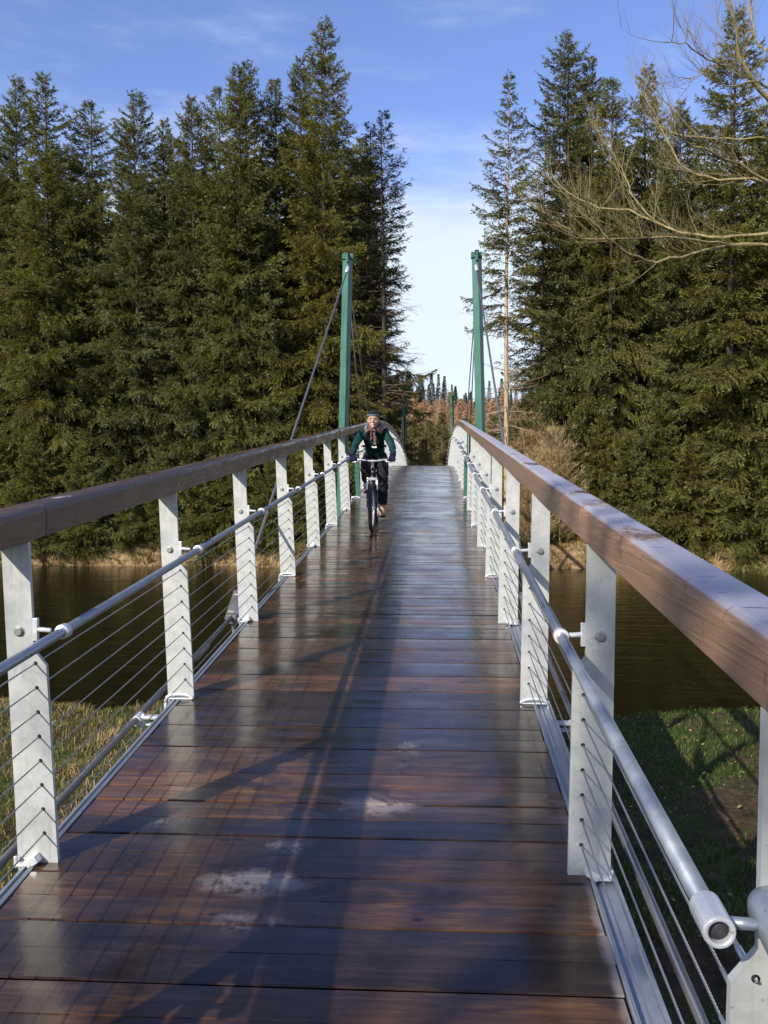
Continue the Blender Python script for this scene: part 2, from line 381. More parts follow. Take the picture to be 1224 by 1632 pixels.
# ------------------------------------------------------------------ terrain, water
def ss(a, b, x): t = np.clip((x - a) / (b - a), 0, 1); return t * t * (3 - 2 * t)
def fbm(X, Y, f, seed=0):
    o = 0; r = np.random.RandomState(seed)
    for k in range(5):
        a, b2, p, q = r.uniform(0, 6.28, 4); fr = f * 1.9 ** k
        o = o + np.sin(X * fr * math.cos(a) + Y * fr * math.sin(a) + p) * np.sin(X * fr * math.sin(b2) - Y * fr * math.cos(b2) + q) / 1.7 ** k
    return o
def gz(X, Y):
    X = np.asarray(X, float); Y = np.asarray(Y, float)
    wob = .35 * fbm(X, Y * 0, .35, 3)
    near = .72 + .10 * fbm(X, Y, .9, 1)
    nb = ss(13.4, 16.9, Y + wob)
    z = near * (1 - nb) + (-1.2) * nb
    fb = ss(40.2, 42.6, Y + wob * 1.3)
    far = 1.0 + .12 * fbm(X, Y, .5, 2) + ss(42, 70, Y) * .6
    hill = ss(80, 330, Y) * 17 + ss(330, 900, Y) * 30 - np.clip(X, -60, 120) * .016 * ss(100, 300, Y) + fbm(X, Y, .02, 5) * 1.2 * ss(100, 200, Y)
    z = z * (1 - fb) + (far + hill) * fb
    return z
xs = np.concatenate([np.linspace(-500, -60, 23), np.linspace(-58, -16, 30), np.linspace(-15.8, 15.8, 150), np.linspace(16, 58, 30), np.linspace(60, 500, 23)])
ys = np.concatenate([np.linspace(-120, -8, 20), np.linspace(-7.5, 20, 130), np.linspace(20.5, 38, 12), np.linspace(38.4, 50, 56), np.linspace(51, 120, 40), np.linspace(125, 900, 60)])
GX, GY = np.meshgrid(xs, ys); GZ = gz(GX, GY)
nx, ny = len(xs), len(ys)
idx = np.arange(nx * ny).reshape(ny, nx)
F = np.stack([idx[:-1, :-1], idx[:-1, 1:], idx[1:, 1:], idx[1:, :-1]], -1).reshape(-1, 4)
g = np_mesh('ground', np.stack([GX, GY, GZ], -1).reshape(-1, 3), F, M_GROUND, smooth=True); tag(g, kind='structure')
b_ = MB(); b_.add([(-500, 12, 0), (500, 12, 0), (500, 46, 0), (-500, 46, 0)], [(0, 1, 2, 3)])
wt = b_.build('water', M_WATER); tag(wt, kind='structure')

def blades(name, n, region, lens, width, tone, M, seed, lean=.5, clump=None, label=None, cat='grass', curve=True):
    r = np.random.RandomState(seed)
    X = []; Y = []
    while len(X) < n:
        x, y = region(r, n); X = np.concatenate([X, x]); Y = np.concatenate([Y, y])
    X = X[:n]; Y = Y[:n]
    if clump is not None:
        k = max(1, n // clump); cx, cy = X[:k], Y[:k]; i = r.randint(0, k, n)
        rad = r.uniform(.05, .16, k)[i]
        X = cx[i] + r.normal(0, 1, n) * rad; Y = cy[i] + r.normal(0, 1, n) * rad
        sc = r.uniform(.6, 1.3, k)[i]; tn = r.uniform(-.12, .12, k)[i]; da = r.uniform(0, 6.28, k)[i]
    else: sc = np.ones(n); tn = np.zeros(n); da = None
    Z = gz(X, Y) - .02
    ok = Z > -.05; X, Y, Z, sc, tn = X[ok], Y[ok], Z[ok], sc[ok], tn[ok]; n = len(X)
    if da is not None: da = da[ok]
    Ln = r.uniform(*lens, n) * sc; a = r.uniform(0, 6.28, n)
    if da is not None: a = da + r.normal(0, .9, n)
    le = r.uniform(.2, 1, n) * lean
    dx, dy = np.cos(a), np.sin(a)
    P0 = np.stack([X, Y, Z], -1)
    mid = P0 + np.stack([dx * le * Ln * .35, dy * le * Ln * .35, Ln * .6], -1)
    tip = P0 + np.stack([dx * le * Ln * 1.1, dy * le * Ln * 1.1, Ln * (1 - .55 * le)], -1)
    q = r.uniform(0, 6.28, n); wd = np.stack([np.cos(q), np.sin(q), 0 * q], -1) * (width * r.uniform(.6, 1.3, n))[:, None] / 2
    V = np.stack([P0 - wd, P0 + wd, mid + wd * .8, mid - wd * .8, tip, tip], 1).reshape(-1, 3)
    V = np.stack([P0 - wd, P0 + wd, mid + wd * .8, mid - wd * .8, tip + wd * .12, tip - wd * .12], 1).reshape(-1, 3)
    i = np.arange(n)[:, None] * 6
    Fc = np.concatenate([i + np.array([[0, 1, 2, 3]]), i + np.array([[3, 2, 4, 5]])])
    tt = np.clip(tone(r, X, Y, n) + tn, 0, 1)
    o = np_mesh(name, V, Fc, M, attrs={'tone': np.repeat(tt, 6)})
    tag(o, label, cat, kind='stuff'); return o
def reg_near(r, n):
    y = r.uniform(3, 16.3, n); x = r.uniform(-9.5, 7.5, n) * (y / 14 + .25)
    k = ((x < -1.75) & (fbm(x, y, 1.3, 44) > -.9)) | ((x > .8) & (fbm(x, y, .9, 45) + .5 * ss(11, 14, y) * 2 > -.35 + r.normal(0, .35, len(x)))); return x[k], y[k]
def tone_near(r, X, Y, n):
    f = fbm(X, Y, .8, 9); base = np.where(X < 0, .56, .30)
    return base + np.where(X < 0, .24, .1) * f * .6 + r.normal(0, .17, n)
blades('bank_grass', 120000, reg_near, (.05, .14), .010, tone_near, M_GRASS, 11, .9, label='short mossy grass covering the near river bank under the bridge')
def reg_left(r, n):
    y = r.uniform(4, 16.2, n); x = r.uniform(-9.5, -1.8, n); k = (fbm(x, y, 1.1, 21) > .0) | (y > 14.6); return x[k], y[k]
def tone_straw(r, X, Y, n): return r.uniform(.2, 1, n)
blades('dead_grass_tufts', 12000, reg_left, (.07, .22), .008, tone_straw, M_STRAW, 12, 1.1, clump=45, label='straw coloured dead grass tufts on the near left bank')
def reg_far(r, n):
    x = r.uniform(-22, 20, n); y = 40.3 + r.uniform(0, 1, n) ** 1.3 * 4.5; return x, y
blades('far_bank_grass', 26000, reg_far, (.15, .45), .03, tone_straw, M_STRAW, 13, 1.3, clump=40, label='golden dead grass along the far river bank below the spruces')
# fallen leaves scattered over the near right bank
def leaves(n, seed):
    r = np.random.RandomState(seed)
    y = r.uniform(5, 15, n); x = r.uniform(.9, 8, n); k = fbm(x, y, .7, 31) > -.2; x, y = x[k], y[k]; n = len(x)
    P = np.stack([x, y, gz(x, y) + r.uniform(.01, .08, n)], -1)
    a = r.normal(0, 1, (n, 3)); a[:, 2] *= .35; a /= np.linalg.norm(a, axis=1)[:, None]
    b = np.cross(a, r.normal(0, 1, (n, 3)) * [.3, .3, 1]); b /= np.linalg.norm(b, axis=1)[:, None]
    s = r.uniform(.012, .03, n)[:, None]
    V = np.stack([P - a * s, P - b * s * .6, P + a * s, P + b * s * .6], 1).reshape(-1, 3)
    o = np_mesh('fallen_leaves', V, np.arange(4 * n).reshape(-1, 4), M_STRAW, attrs={'tone': np.repeat(r.uniform(0, .7, n), 4)})
    tag(o, 'brown fallen leaves scattered on the shaded right bank', 'leaves', kind='stuff')
leaves(2600, 5)

# ------------------------------------------------------------------ footbridge
H0, D0, SL, Y1, YC = 0, 1.705, .0742, 22.12, 32.24
KC = SL / (2 * (YC - Y1)); ACR = YC - Y1
def dz(Y):
    a = abs(Y - YC)
    top = -KC * a * a if a < ACR else -KC * ACR * ACR - SL * (a - ACR)
    near = -KC * ACR * ACR - SL * (YC - ACR)
    return CAMZ - D0 + top - near
XC = -.468; YP0 = 3.40; SP = 1.977
bridge = empty('footbridge', (XC, 0, dz(0)))
tag(bridge, 'long arched footbridge with wet timber deck, steel posts and green cable towers over river', 'bridge')
BI = Matrix.Translation((-XC, 0, -dz(0)))     # world -> bridge local
def bpt(x, y, z=0): return Vector((x - XC, y, dz(y) + z - dz(0)))
# deck boards
def build_deck():
    r = random.Random(4); V = []; Fc = []; tone = []; bid = []
    y = -4.0; k = 0
    XL, XR = -1.485, .545
    while y < 66:
        wd = .155; gap = .0075 if k % 2 else .0012
        tilt = r.uniform(-.0016, .0016); hz = r.uniform(-.0012, .0012); tn = (tn + r.uniform(-.08, .08)) if (k % 2 and k) else r.choice([.1, .25, .4, .5, .6, .45])
        tn = min(1, max(0, tn))
        j = k // 2
        if 3.82 < y < 4.10: tn = 1.0
        if k % 11 == 5: tn = .85
        xa = XL + r.uniform(-.006, .006); xb = XR + r.uniform(-.006, .006)
        nseg = 9; e1, e2 = ((.005, .0012) if k % 2 else (.0012, .005)); prof = [(0, -.020), (0, -e2 * .8), (e2, 0), (.5 * wd, .0006), (wd - e1, 0), (wd, -e1 * .8), (wd, -.020)]
        base = len(V)
        for i in range(nseg + 1):
            x = xa + (xb - xa) * i / nseg
            sag = .0007 * math.sin(i * 1.3 + k * 2.1)
            for (u, h) in prof:
                yy = y + u
                V.append(bpt(x, yy, h + hz + sag + tilt * (u / wd - .5) * 2)); tone.append(tn); bid.append((k * .6180339) % 1)
        m = len(prof)
        for i in range(nseg):
            for q in range(m - 1):
                a = base + i * m + q; Fc.append((a, a + m, a + m + 1, a + 1))
        # sides and underside
        for i0, sgn in ((0, 1), (nseg, -1)):
            b0 = len(V)
            x = xa if i0 == 0 else xb
            V += [bpt(x, y, -.006 + hz), bpt(x, y + wd, -.006 + hz), bpt(x, y + wd, -.05), bpt(x, y, -.05)]; tone += [tn] * 4; bid += [0.3] * 4
            Fc.append((b0, b0 + 1, b0 + 2, b0 + 3))
        b0 = len(V) - 8
        Fc.append((b0, b0 + 3, b0 + 7, b0 + 4)); Fc.append((b0 + 1, b0 + 5, b0 + 6, b0 + 2)); Fc.append((b0 + 3, b0 + 2, b0 + 6, b0 + 7))
        y += wd + gap; k += 1
    o = np_mesh('deck', [tuple(v) for v in V], np.array(Fc), M_DECK, bridge, attrs={'tone': tone, 'bid': bid}, smooth=False)
    o['label'] = 'wet dark brown boards with pale frosty patches'
build_deck()
YS = [y for y in np.arange(YP0 - SP, 64, SP / 2)]
def swp(path, poly, mat_, name, parent, y0=-3.5, y1=64, step=1.0):
    pass
def sweep_poly(name, poly, M, y0, y1, step=.66, tone=None, par=bridge, segs=None, smooth=False, bevel=0):
    """poly in (x world, z above deck); swept along the deck profile"""
    V = []; Fc = []; T = []
    if segs is None: segs = [(y0, y1, .5)]
    m = len(poly)
    for (a, b, tn) in segs:
        k = max(2, int((b - a) / step) + 1); b0 = len(V)
        for i in range(k):
            yy = a + (b - a) * i / (k - 1)
            for (x, z) in poly: V.append(bpt(x, yy, z)); T.append(tn)
        for i in range(k - 1):
            for q in range(m):
                A = b0 + i * m + q; B = b0 + i * m + (q + 1) % m; Fc.append((A, B, B + m, A + m))
        Fc.append(tuple(b0 + q for q in range(m - 1, -1, -1))); Fc.append(tuple(b0 + (k - 1) * m + q for q in range(m)))
    me = bpy.data.meshes.new(name); me.from_pydata([tuple(v) for v in V], [], Fc); me.materials.append(M)
    a_ = me.attributes.new('tone', 'FLOAT', 'POINT'); a_.data.foreach_set('value', T)
    bm = bmesh.new(); bm.from_mesh(me); bmesh.ops.recalc_face_normals(bm, faces=bm.faces); bm.to_mesh(me); bm.free()
    o = bpy.data.objects.new(name, me); COL.objects.link(o); o.parent = par
    if bevel:
        bv = o.modifiers.new('bevel', 'BEVEL'); bv.width = bevel; bv.segments = 3; bv.limit_method = 'ANGLE'; bv.angle_limit = R(25)
    return o
def sx(side, u):       # u metres outward from the board edge
    return (-1.485 - u) if side < 0 else (.545 + u)
rr = random.Random(8)
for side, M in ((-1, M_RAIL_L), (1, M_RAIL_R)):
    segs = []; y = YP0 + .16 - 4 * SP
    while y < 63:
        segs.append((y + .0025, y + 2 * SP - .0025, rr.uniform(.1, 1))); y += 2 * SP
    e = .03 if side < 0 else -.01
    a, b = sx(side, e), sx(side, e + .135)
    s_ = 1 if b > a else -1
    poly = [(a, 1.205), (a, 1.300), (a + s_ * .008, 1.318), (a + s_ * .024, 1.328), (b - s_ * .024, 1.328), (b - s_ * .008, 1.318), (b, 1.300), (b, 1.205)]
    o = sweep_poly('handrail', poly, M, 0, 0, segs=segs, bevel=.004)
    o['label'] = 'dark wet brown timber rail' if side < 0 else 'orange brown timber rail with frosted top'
    # steel edge beam: channel beside the boards
    a = sx(side, .006)
    q = 1 if side > 0 else -1
    fw = .030 if side < 0 else .085
    poly = [(a, .004), (a + q * .012, .010), (a + q * .016, -.012), (a + q * fw, -.014), (a + q * fw, .006), (a + q * (fw + .012), .006), (a + q * (fw + .012), -.17), (a, -.17)]
    sweep_poly('edge_beam', poly, M_BEAM, -4, 65.5)
    # bearer under the deck
    poly = [(a - q * .35, -.06), (a - q * .27, -.06), (a - q * .27, -.32), (a - q * .35, -.32)]
    sweep_poly('deck_bearer', poly, M_BEAM, -4, 65.5)

LEAN = {-1: R(2.2), 1: R(0.5)}
def post_proto(side, M, green=False):
    """local origin at deck level on the board edge; +x is outward on the right, mirrored on the left"""
    q = side
    ln = math.tan(LEAN[side])
    def P(u, z): return (q * (u + ln * z), z)
    m = MB(); th = .020
    poly = [P(.085, -.28), P(.085, 1.204), P(-.018, 1.204), P(-.018, .80), P(-.062, .745), P(-.068, 0.006), P(-.068, -.0), P(-.0, -.0), P(-.0, -.28)]
    m.prism(poly, -th / 2, th / 2)
    for k in range(8):
        x, z = P(-.022, .112 + .0915 * k)
        m.tube([(x, -th / 2 - .0012, z), (x, th / 2 + .0012, z)], .0075, 10, mat=1)
    o = m.build('post', [M, M_DARKHOLE], bridge)
    b = MB()
    x, z = P(.034, .872)
    b.tube([(x, -th / 2 - .012, z), (x, -th / 2, z)], .015, 6, smooth=False); b.tube([(x, -th / 2 - .002, z), (x, -th / 2 + .001, z)], .021, 14)
    b.tube([(x, th / 2, z), (x, th / 2 + .02, z)], .015, 6, smooth=False)
    b.build('bolt', M_BOLT, o, bevel=.001)
    c = MB()                                            # bracket: tab, stub and collar for the tube rail
    x, z = P(-.022, .878)
    c.box((x - q * .004, 0, z), (.018, .022, .085)); c.tube([(x - q * .01, 0, z), (x - q * .062, 0, z - .004)], .0095, 10)
    xt = q * (-.098)
    c.tube([(xt, -.022, .872), (xt, .022, .872)], .0275, 16)
    c.build('rail_bracket', M_BRIGHT, o, bevel=.002)
    return o
def saddle(side, kind):
    q = side; c = MB()
    if kind:      # half-round collar
        pts = []
        for i in range(9):
            a = math.pi * i / 8; pts.append((q * (.012 + .078 * math.cos(a)), -.030 - .0 * i, .004 + .026 * math.sin(a)))
        c.tube(pts, .010, 8); c.box((q * .012, -.022, .004), (.15, .03, .008)); c.tube([(q * .09, -.04, .0), (q * .10, -.02, -.09)], .010, 8)
    else:         # folded angle cleat with nut
        c.box((q * .016, -.03, .016), (.045, .05, .028), Matrix.Rotation(R(32) * q, 3, 'Y')); c.box((q * .055, -.03, .0), (.055, .035, .010))
        c.tube([(q * .085, -.03, -.012), (q * .085, -.03, .03)], .008, 6)
    return c.build('base_cleat', M_BRIGHT, None, bevel=.002)
for side in (-1, 1):
    pm = post_proto(side, M_POST); bx = [saddle(side, 0), saddle(side, 1)]
    first = {0: True, 1: True}; used = False
    n = 31
    for i in range(-1, n):
        y = YP0 + SP * i
        green = i in (7,)
        if not used: o = pm; used = True
        else:
            o = pm.copy(); COL.objects.link(o); o.parent = bridge
            for ch in list(pm.children):
                if ch.name.startswith('base_cleat'): continue
                c = ch.copy(); COL.objects.link(c); c.parent = o
        if i == -1:
            y = 1.57
            if o is pm: o = pm.copy(); o.data = pm.data; COL.objects.link(o); o.parent = bridge; used = False
            for ch in list(o.children):
                if ch.name.startswith('rail_bracket'): bpy.data.objects.remove(ch)
            bo = [x_ for x_ in pm.children if x_.name.startswith('bolt')][0]
            if not [x_ for x_ in o.children if x_.name.startswith('bolt')]: bo2 = bo.copy(); COL.objects.link(bo2); bo2.parent = o
        o.location = bpt(sx(side, 0), y, 0)
        if green:
            gm = MB(); q = side; l_ = math.tan(LEAN[side])
            gp = lambda u, z: (q * (u + l_ * z), z)
            gm.prism([gp(.010, -.28), gp(.010, 1.2), gp(-.018, 1.2), gp(-.018, .80), gp(-.062, .745), gp(-.068, 0), gp(0, 0), gp(0, -.28)], -.008, .008)
            for kk in range(8):
                x_, z_ = gp(-.030, .112 + .0915 * kk); gm.tube([(x_, -.0092, z_), (x_, .0092, z_)], .0075, 8, mat=1)
            go = gm.build('post', [M_GREEN, M_DARKHOLE], None); o.data = go.data; bpy.data.objects.remove(go)
            for ch in list(o.children):
                if ch.name.startswith('bolt'): bpy.data.objects.remove(ch)
            o['label'] = 'green painted post at the cable tower'
        k = i % 2
        if first[k]: c = bx[k]; first[k] = False
        else: c = bx[k].copy(); COL.objects.link(c)
        c.parent = o
    # tube rail
    pts = [bpt(sx(side, -.098), 1.515, .872)] + [bpt(sx(side, -.098), YP0 + SP * i, .872) for i in range(0, n)]
    m = MB(); m.tube(pts, .0185, 16)
    t_ = m.build('tube_rail', M_TUBE, bridge)
    m = MB()
    p = pts[0]
    pr = [(.055, .0185), (.050, .0265), (-.030, .0265), (-.034, .0245), (-.034, .0195), (-.031, .0175), (-.012, .0170)]; vs = []; nn = 24
    for yy, r_ in pr:
        for j_ in range(nn):
            a_ = 2 * math.pi * j_ / nn; vs.append(p + Vector((r_ * math.cos(a_), yy, r_ * math.sin(a_) + yy * .074)))
    m.add(vs, [(i_ * nn + j_, i_ * nn + (j_ + 1) % nn, (i_ + 1) * nn + (j_ + 1) % nn, (i_ + 1) * nn + j_) for i_ in range(len(pr) - 1) for j_ in range(nn)], 0, False)
    e_ = m.build('end_collar', M_BRIGHT, t_, bevel=.001)
    m = MB(); m.tube([p + Vector((0, -.010, 0)), p + Vector((0, -.0235, -.001))], .0172, 20); m.build('end_plug', M_SMOKE, t_)
    m = MB()
    m.tube([p + Vector((side * .02, 0, 0)), p + Vector((side * .075, -.005, 0))], .010, 12)
    a = p + Vector((side * .098, .03, .012)); m.tube([a + Vector((0, .03, .004)), a + Vector((0, .02, 0)), a, a + Vector((side * .012, -.12, -.05)), a + Vector((side * .03, -.3, -.13))], [.012, .030, .036, .037, .037], 20)
    m.build('rail_end_sleeve', M_TUBE, t_)
    # wires
    for k in range(8):
        z = .112 + .0915 * k
        ln = math.tan(LEAN[side]) * z
        pts = [bpt(sx(side, -.022 + ln), YP0 + SP * i if i >= 0 else 1.55, z) for i in range(-1, n)]
        m = MB(); m.tube(pts, .0030, 7); wv_ = m.build('wire', M_WIRE, bridge)
        m = MB(); d = (pts[1] - pts[0]).normalized()
        m.tube([pts[0] + d * .012, pts[0] + d * .10, pts[0] + d * .105, pts[0] + d * .19], [.0065, .0065, .0048, .0045], 8); m.build('wire_terminal', M_BRIGHT, wv_)
    # main cable running beside the deck, with brackets
    ya = YP0 + SP * 2 + .75
    XT = side * 1.24
    def cp(y, z): v = bpt(0, y, z); v.x = XT; return v
    m = MB(); m.tube([cp(-3, -.12), cp(1, -.09), cp(4, -.08), cp(ya - .35, -.05)], .0175, 14)
    m.tube([cp(YP0 + SP * 1.55, -.075), cp(YP0 + SP * 1.55 + .06, -.075), cp(YP0 + SP * 1.55 + .34, -.07), cp(YP0 + SP * 1.55 + .42, -.07)], [.019, .027, .027, .019], 14)
    cb = m.build('main_cable', M_PIPE, bridge)
    for yb in (YP0 + SP * .93, YP0 - SP):
        m = MB(); c0 = cp(yb, -.08)
        m.tube([c0 + Vector((0, -.05, 0)), c0 + Vector((0, .05, .003))], .030, 16)
        m.box(c0 + Vector((-side * .075, 0, .012)), (.13, .055, .016)); m.box(c0 + Vector((-side * .075, 0, -.028)), (.13, .055, .012))
        m.tube([c0 + Vector((-side * .03, 0, .03)), c0 + Vector((-side * .03, 0, -.06))], .009, 6)
        m.build('cable_clamp', M_BRIGHT, cb, bevel=.003)
    # clevis, stay up to the tower, struts
    m = MB(); c0 = cp(ya - .35, -.05)
    top_z = 4.42
    ty = YP0 + SP * 7
    def tpos(y, z):
        base = bpt(0, y, z); f = (z - 1.3) / 3.1
        base.x = side * (1.253 - .083 * f); return base
    tip = tpos(ty, 4.20) + Vector((-side * .02, -.12, 0))
    d = (tip - c0).normalized()
    for s2 in (-.03, .03): m.box(c0 + d * .16 + Vector((s2, 0, 0)), (.012, .07, .42), d.to_track_quat('Z', 'X').to_matrix())
    m.tube([c0 + d * .05 + Vector((-.05, 0, 0)), c0 + d * .05 + Vector((.05, 0, 0))], .02, 12); m.tube([c0 + d * .30 + Vector((-.05, 0, 0)), c0 + d * .30 + Vector((.05, 0, 0))], .02, 12)
    m.box(c0 + Vector((0, -.02, -.02)), (.09, .14, .07)); m.box(c0 + Vector((-side * .08, 0, -.05)), (.12, .12, .02))
    m.tube([c0 + Vector((0, 0, -.03)), c0 + Vector((-side * .02, .05, -.40))], .02, 8)
    m.build('clevis', M_PIPE, cb, bevel=.003)
    for (tyy, sgn) in ((ty, 1), (2 * YC - ty, -1)):
        M_ = Matrix.Rotation(R(-29), 3, 'Z')
        b0 = tpos(tyy, -2.0 - (dz(tyy) - 2.2)); b1 = tpos(tyy, top_z)
        m = MB(); hw = .066; Vs = []
        for c_ in (b0, b1): Vs += [c_ + M_ @ Vector((sxx * hw, syy * hw * 1.1, 0)) for sxx, syy in ((-1, -1), (1, -1), (1, 1), (-1, 1))]
        m.add(Vs, [(0, 3, 2, 1), (4, 5, 6, 7), (0, 1, 5, 4), (1, 2, 6, 5), (2, 3, 7, 6), (3, 0, 4, 7)])
        tw = m.build('tower', M_GREEN, bridge, bevel=.006)
        m = MB(); m.box(b1 + Vector((0, 0, -.02)), (.20, .17, .10)); m.box(b1 + Vector((0, -.12, -.06)), (.035, .12, .16)); m.build('tower_cap', M_GREEN, tw, bevel=.004)
        m = MB(); m.tube([b1 + Vector((-.03, -.10, .0)), b1 + Vector((.03, -.10, .0))], .022, 10); m.tube([b1 + Vector((-.035, -.09, .045)), b1 + Vector((.035, -.09, .045))], .016, 8); m.build('cap_bolt', M_DARKHOLE, tw)
        st = tpos(tyy, 4.20) + Vector((-side * .02, -.10 * sgn, 0))
        an = c0.copy() if sgn > 0 else Vector((c0.x, 2 * YC - c0.y, c0.z))
        dd = (st - an).normalized()
        m = MB(); m.tube([an + dd * .32, an + dd * 1.0, st - dd * .28], [.014, .014, .014], 10)
        m.tube([an + dd * .30, an + dd * .36, an + dd * .85, an + dd * .95], [.03, .03, .026, .017], 10)
        sc_ = m.build('stay_cable', M_PIPE, bridge)
        m = MB(); m.tube([st - dd * .32, st - dd * .27, st - dd * .06, st], [.02, .034, .034, .02], 10); m.build('cable_socket', M_BRIGHT, sc_)
        for (off, zz) in ((4.2, 0.0), (8.2, 0.0)):
            y2 = tyy + sgn * off; e = bpt(0, y2, zz); e.x = side * 1.16
            s0 = tpos(tyy, 4.18) + Vector((side * .02, .10 * sgn, 0))
            m = MB(); m.tube([s0, e], .011, 8); m.build('hanger_cable', M_PIPE, bridge)

# ------------------------------------------------------------------ conifers
def branch_system(h, rmax, seed, zb=.3, shape=.85, nper=6, sprig=(.07, .14), sw=.0135, droop=1.0, dens=1.0, wgap=.36, upw=0., gap_p=.06, twl=.34, colbias=0., asym=0.0):
    r = np.random.RandomState(seed)
    zs = []; z = zb
    while z < h - .15:
        zs.append(z); z += wgap * (1 - .35 * z / h) * r.uniform(.7, 1.3)
    O = []
    p1, p2, p3 = r.uniform(0, 6.28, 3)
    for z in zs:
        k = max(3, int(round(nper + r.randint(-1, 2)))); a0 = r.uniform(0, 6.28)
        clump = r.uniform(.72, 1.18)
        for j in range(k):
            if r.rand() < gap_p: continue
            f = z / h
            a = a0 + 6.283 * j / k + r.uniform(-.35, .35)
            lob = 1 + .22 * math.sin(2 * a + z * .9 + p1) + .20 * math.sin(3 * a - z * 1.7 + p2)
            Lb = rmax * min((1 - f) ** shape, 2.3 * (1 - f)) * (.70 + .30 * min(1, (z + .8) / 2.0)) * clump * lob * r.uniform(.65, 1.25) + .10
            Lb *= 1 + asym * math.cos(a)
            O.append((z + r.uniform(-.16, .16), a, Lb, f))
    O = np.array(O); nb = len(O)
    br_z, br_a, br_L, br_f = O.T
    slope0 = .30 + .75 * br_f ** 2.2 + upw + r.normal(0, .12, nb)
    sag = (1.25 - .95 * br_f) * droop * r.uniform(.7, 1.3, nb)
    def bp(i, t):
        L_ = br_L[i]; x = L_ * t
        zz = br_z[i] + slope0[i] * x - sag[i] * x * t * 1.05 + .60 * sag[i] * x * t ** 3
        wob = .06 * L_ * np.sin(t * 5 + br_a[i] * 7)
        ca, sa = np.cos(br_a[i]), np.sin(br_a[i])
        return np.stack([ca * x - sa * wob, sa * x + ca * wob, zz], -1)
    cnt = np.maximum(4, (br_L / .085 * dens)).astype(int)
    ti = np.repeat(np.arange(nb), cnt * 2); n = len(ti)
    tt = np.clip(.06 + .94 * r.uniform(0, 1, n) ** .75, 0, 1)
    P = bp(ti, tt); T = bp(ti, np.minimum(tt + .05, 1.05)) - bp(ti, tt - .05); T /= np.linalg.norm(T, axis=1)[:, None] + 1e-9
    side = np.where(r.rand(n) < .5, -1, 1)
    S_ = np.cross(T, [0, 0, 1.]); S_ /= np.linalg.norm(S_, axis=1)[:, None] + 1e-9
    tl = (twl * br_L[ti] * (1.0 - tt) + .16) * r.uniform(.5, 1.3, n); tl = np.minimum(tl, .75)
    D = T * r.uniform(.55, 1.0, n)[:, None] + S_ * (side * r.uniform(.25, .85, n))[:, None]
    D[:, 2] += r.normal(-.10 * droop, .22, n) + upw * .5 + .25 * br_f[ti]
    D /= np.linalg.norm(D, axis=1)[:, None]
    c2 = np.maximum(4, (tl / .026 * dens)).astype(int)
    si = np.repeat(np.arange(n), c2); m = len(si)
    u = r.uniform(0, 1, m); u = u ** .85
    hang = r.uniform(.1, .45, n) * droop
    Q = P[si] + D[si] * (tl[si] * u)[:, None]; Q[:, 2] -= hang[si] * tl[si] * u * u
    Ds = D[si].copy(); Ds[:, 2] -= hang[si] * 2 * u; Ds /= np.linalg.norm(Ds, axis=1)[:, None]
    perp = np.cross(Ds, r.normal(0, 1, (m, 3))); perp /= np.linalg.norm(perp, axis=1)[:, None] + 1e-9
    E = Ds * r.uniform(.75, 1.0, m)[:, None] + perp * r.uniform(.15, .65, m)[:, None]
    E[:, 2] += .10
    E /= np.linalg.norm(E, axis=1)[:, None]
    ln = r.uniform(*sprig, m); Wd = np.cross(E, r.normal(0, 1, (m, 3))); Wd /= np.linalg.norm(Wd, axis=1)[:, None] + 1e-9
    w_ = sw * r.uniform(.6, 1.3, m)
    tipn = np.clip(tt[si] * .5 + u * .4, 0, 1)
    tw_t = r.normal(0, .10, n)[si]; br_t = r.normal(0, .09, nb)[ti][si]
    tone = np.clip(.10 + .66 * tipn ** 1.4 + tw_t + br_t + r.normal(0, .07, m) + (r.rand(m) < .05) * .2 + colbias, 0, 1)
    A = Q; B = Q + E * ln[:, None]
    mid = Q + E * (ln * .5)[:, None]
    V = np.stack([A, mid - Wd * w_[:, None], B, mid + Wd * w_[:, None]], 1).reshape(-1, 3)
    Fq = np.arange(4 * m).reshape(-1, 4)
    return V, Fq, np.repeat(tone, 4), (nb, bp, br_L, br_z)
def stems(bpfn, nb, Lb, h, r0, seed, thin=.016, only=None):
    """woody branch sticks as 3-sided tubes"""
    V = []; Fc = []
    ids = np.arange(nb) if only is None else only
    ts = [0, .35, .7, 1.0]
    P = [bpfn(ids, np.full(len(ids), t)) for t in ts]
    rad = [thin * 1.3, thin, thin * .6, thin * .2]
    allv = []
    for k in range(4):
        for j in range(3):
            a = j * 2.094; sc = (rad[k] * (.4 + .25 * Lb[ids]))[:, None]
            allv.append(P[k] + np.array([math.cos(a) * .7, math.sin(a) * .7, math.sin(a + 1)]) * sc)
    allv = np.stack(allv, 1)      # n,12,3
    n = len(ids); V = allv.reshape(-1, 3); base = np.arange(n)[:, None] * 12
    quads = []
    for k in range(3):
        for j in range(3): quads.append([k * 3 + j, k * 3 + (j + 1) % 3, (k + 1) * 3 + (j + 1) % 3, (k + 1) * 3 + j])
    Fq = (base[:, :, None] + np.array(quads)[None]).reshape(-1, 4)
    return V, Fq
def trunk_mesh(name, h, r0, M, parent, seed, bend=.15, extra=None):
    r = random.Random(seed); m = MB(); pts = []; rad = []
    for i in range(15):
        f = i / 14; pts.append((bend * math.sin(f * 3 + seed) * f, bend * math.cos(f * 2.3 + seed) * f, -.4 + (h + .35) * f)); rad.append(r0 * (1 - f) ** .9 + .012 + (.35 * r0 if i == 0 else 0))
    m.tube(pts, rad, 9)
    o = m.build(name, M, parent)
    return o
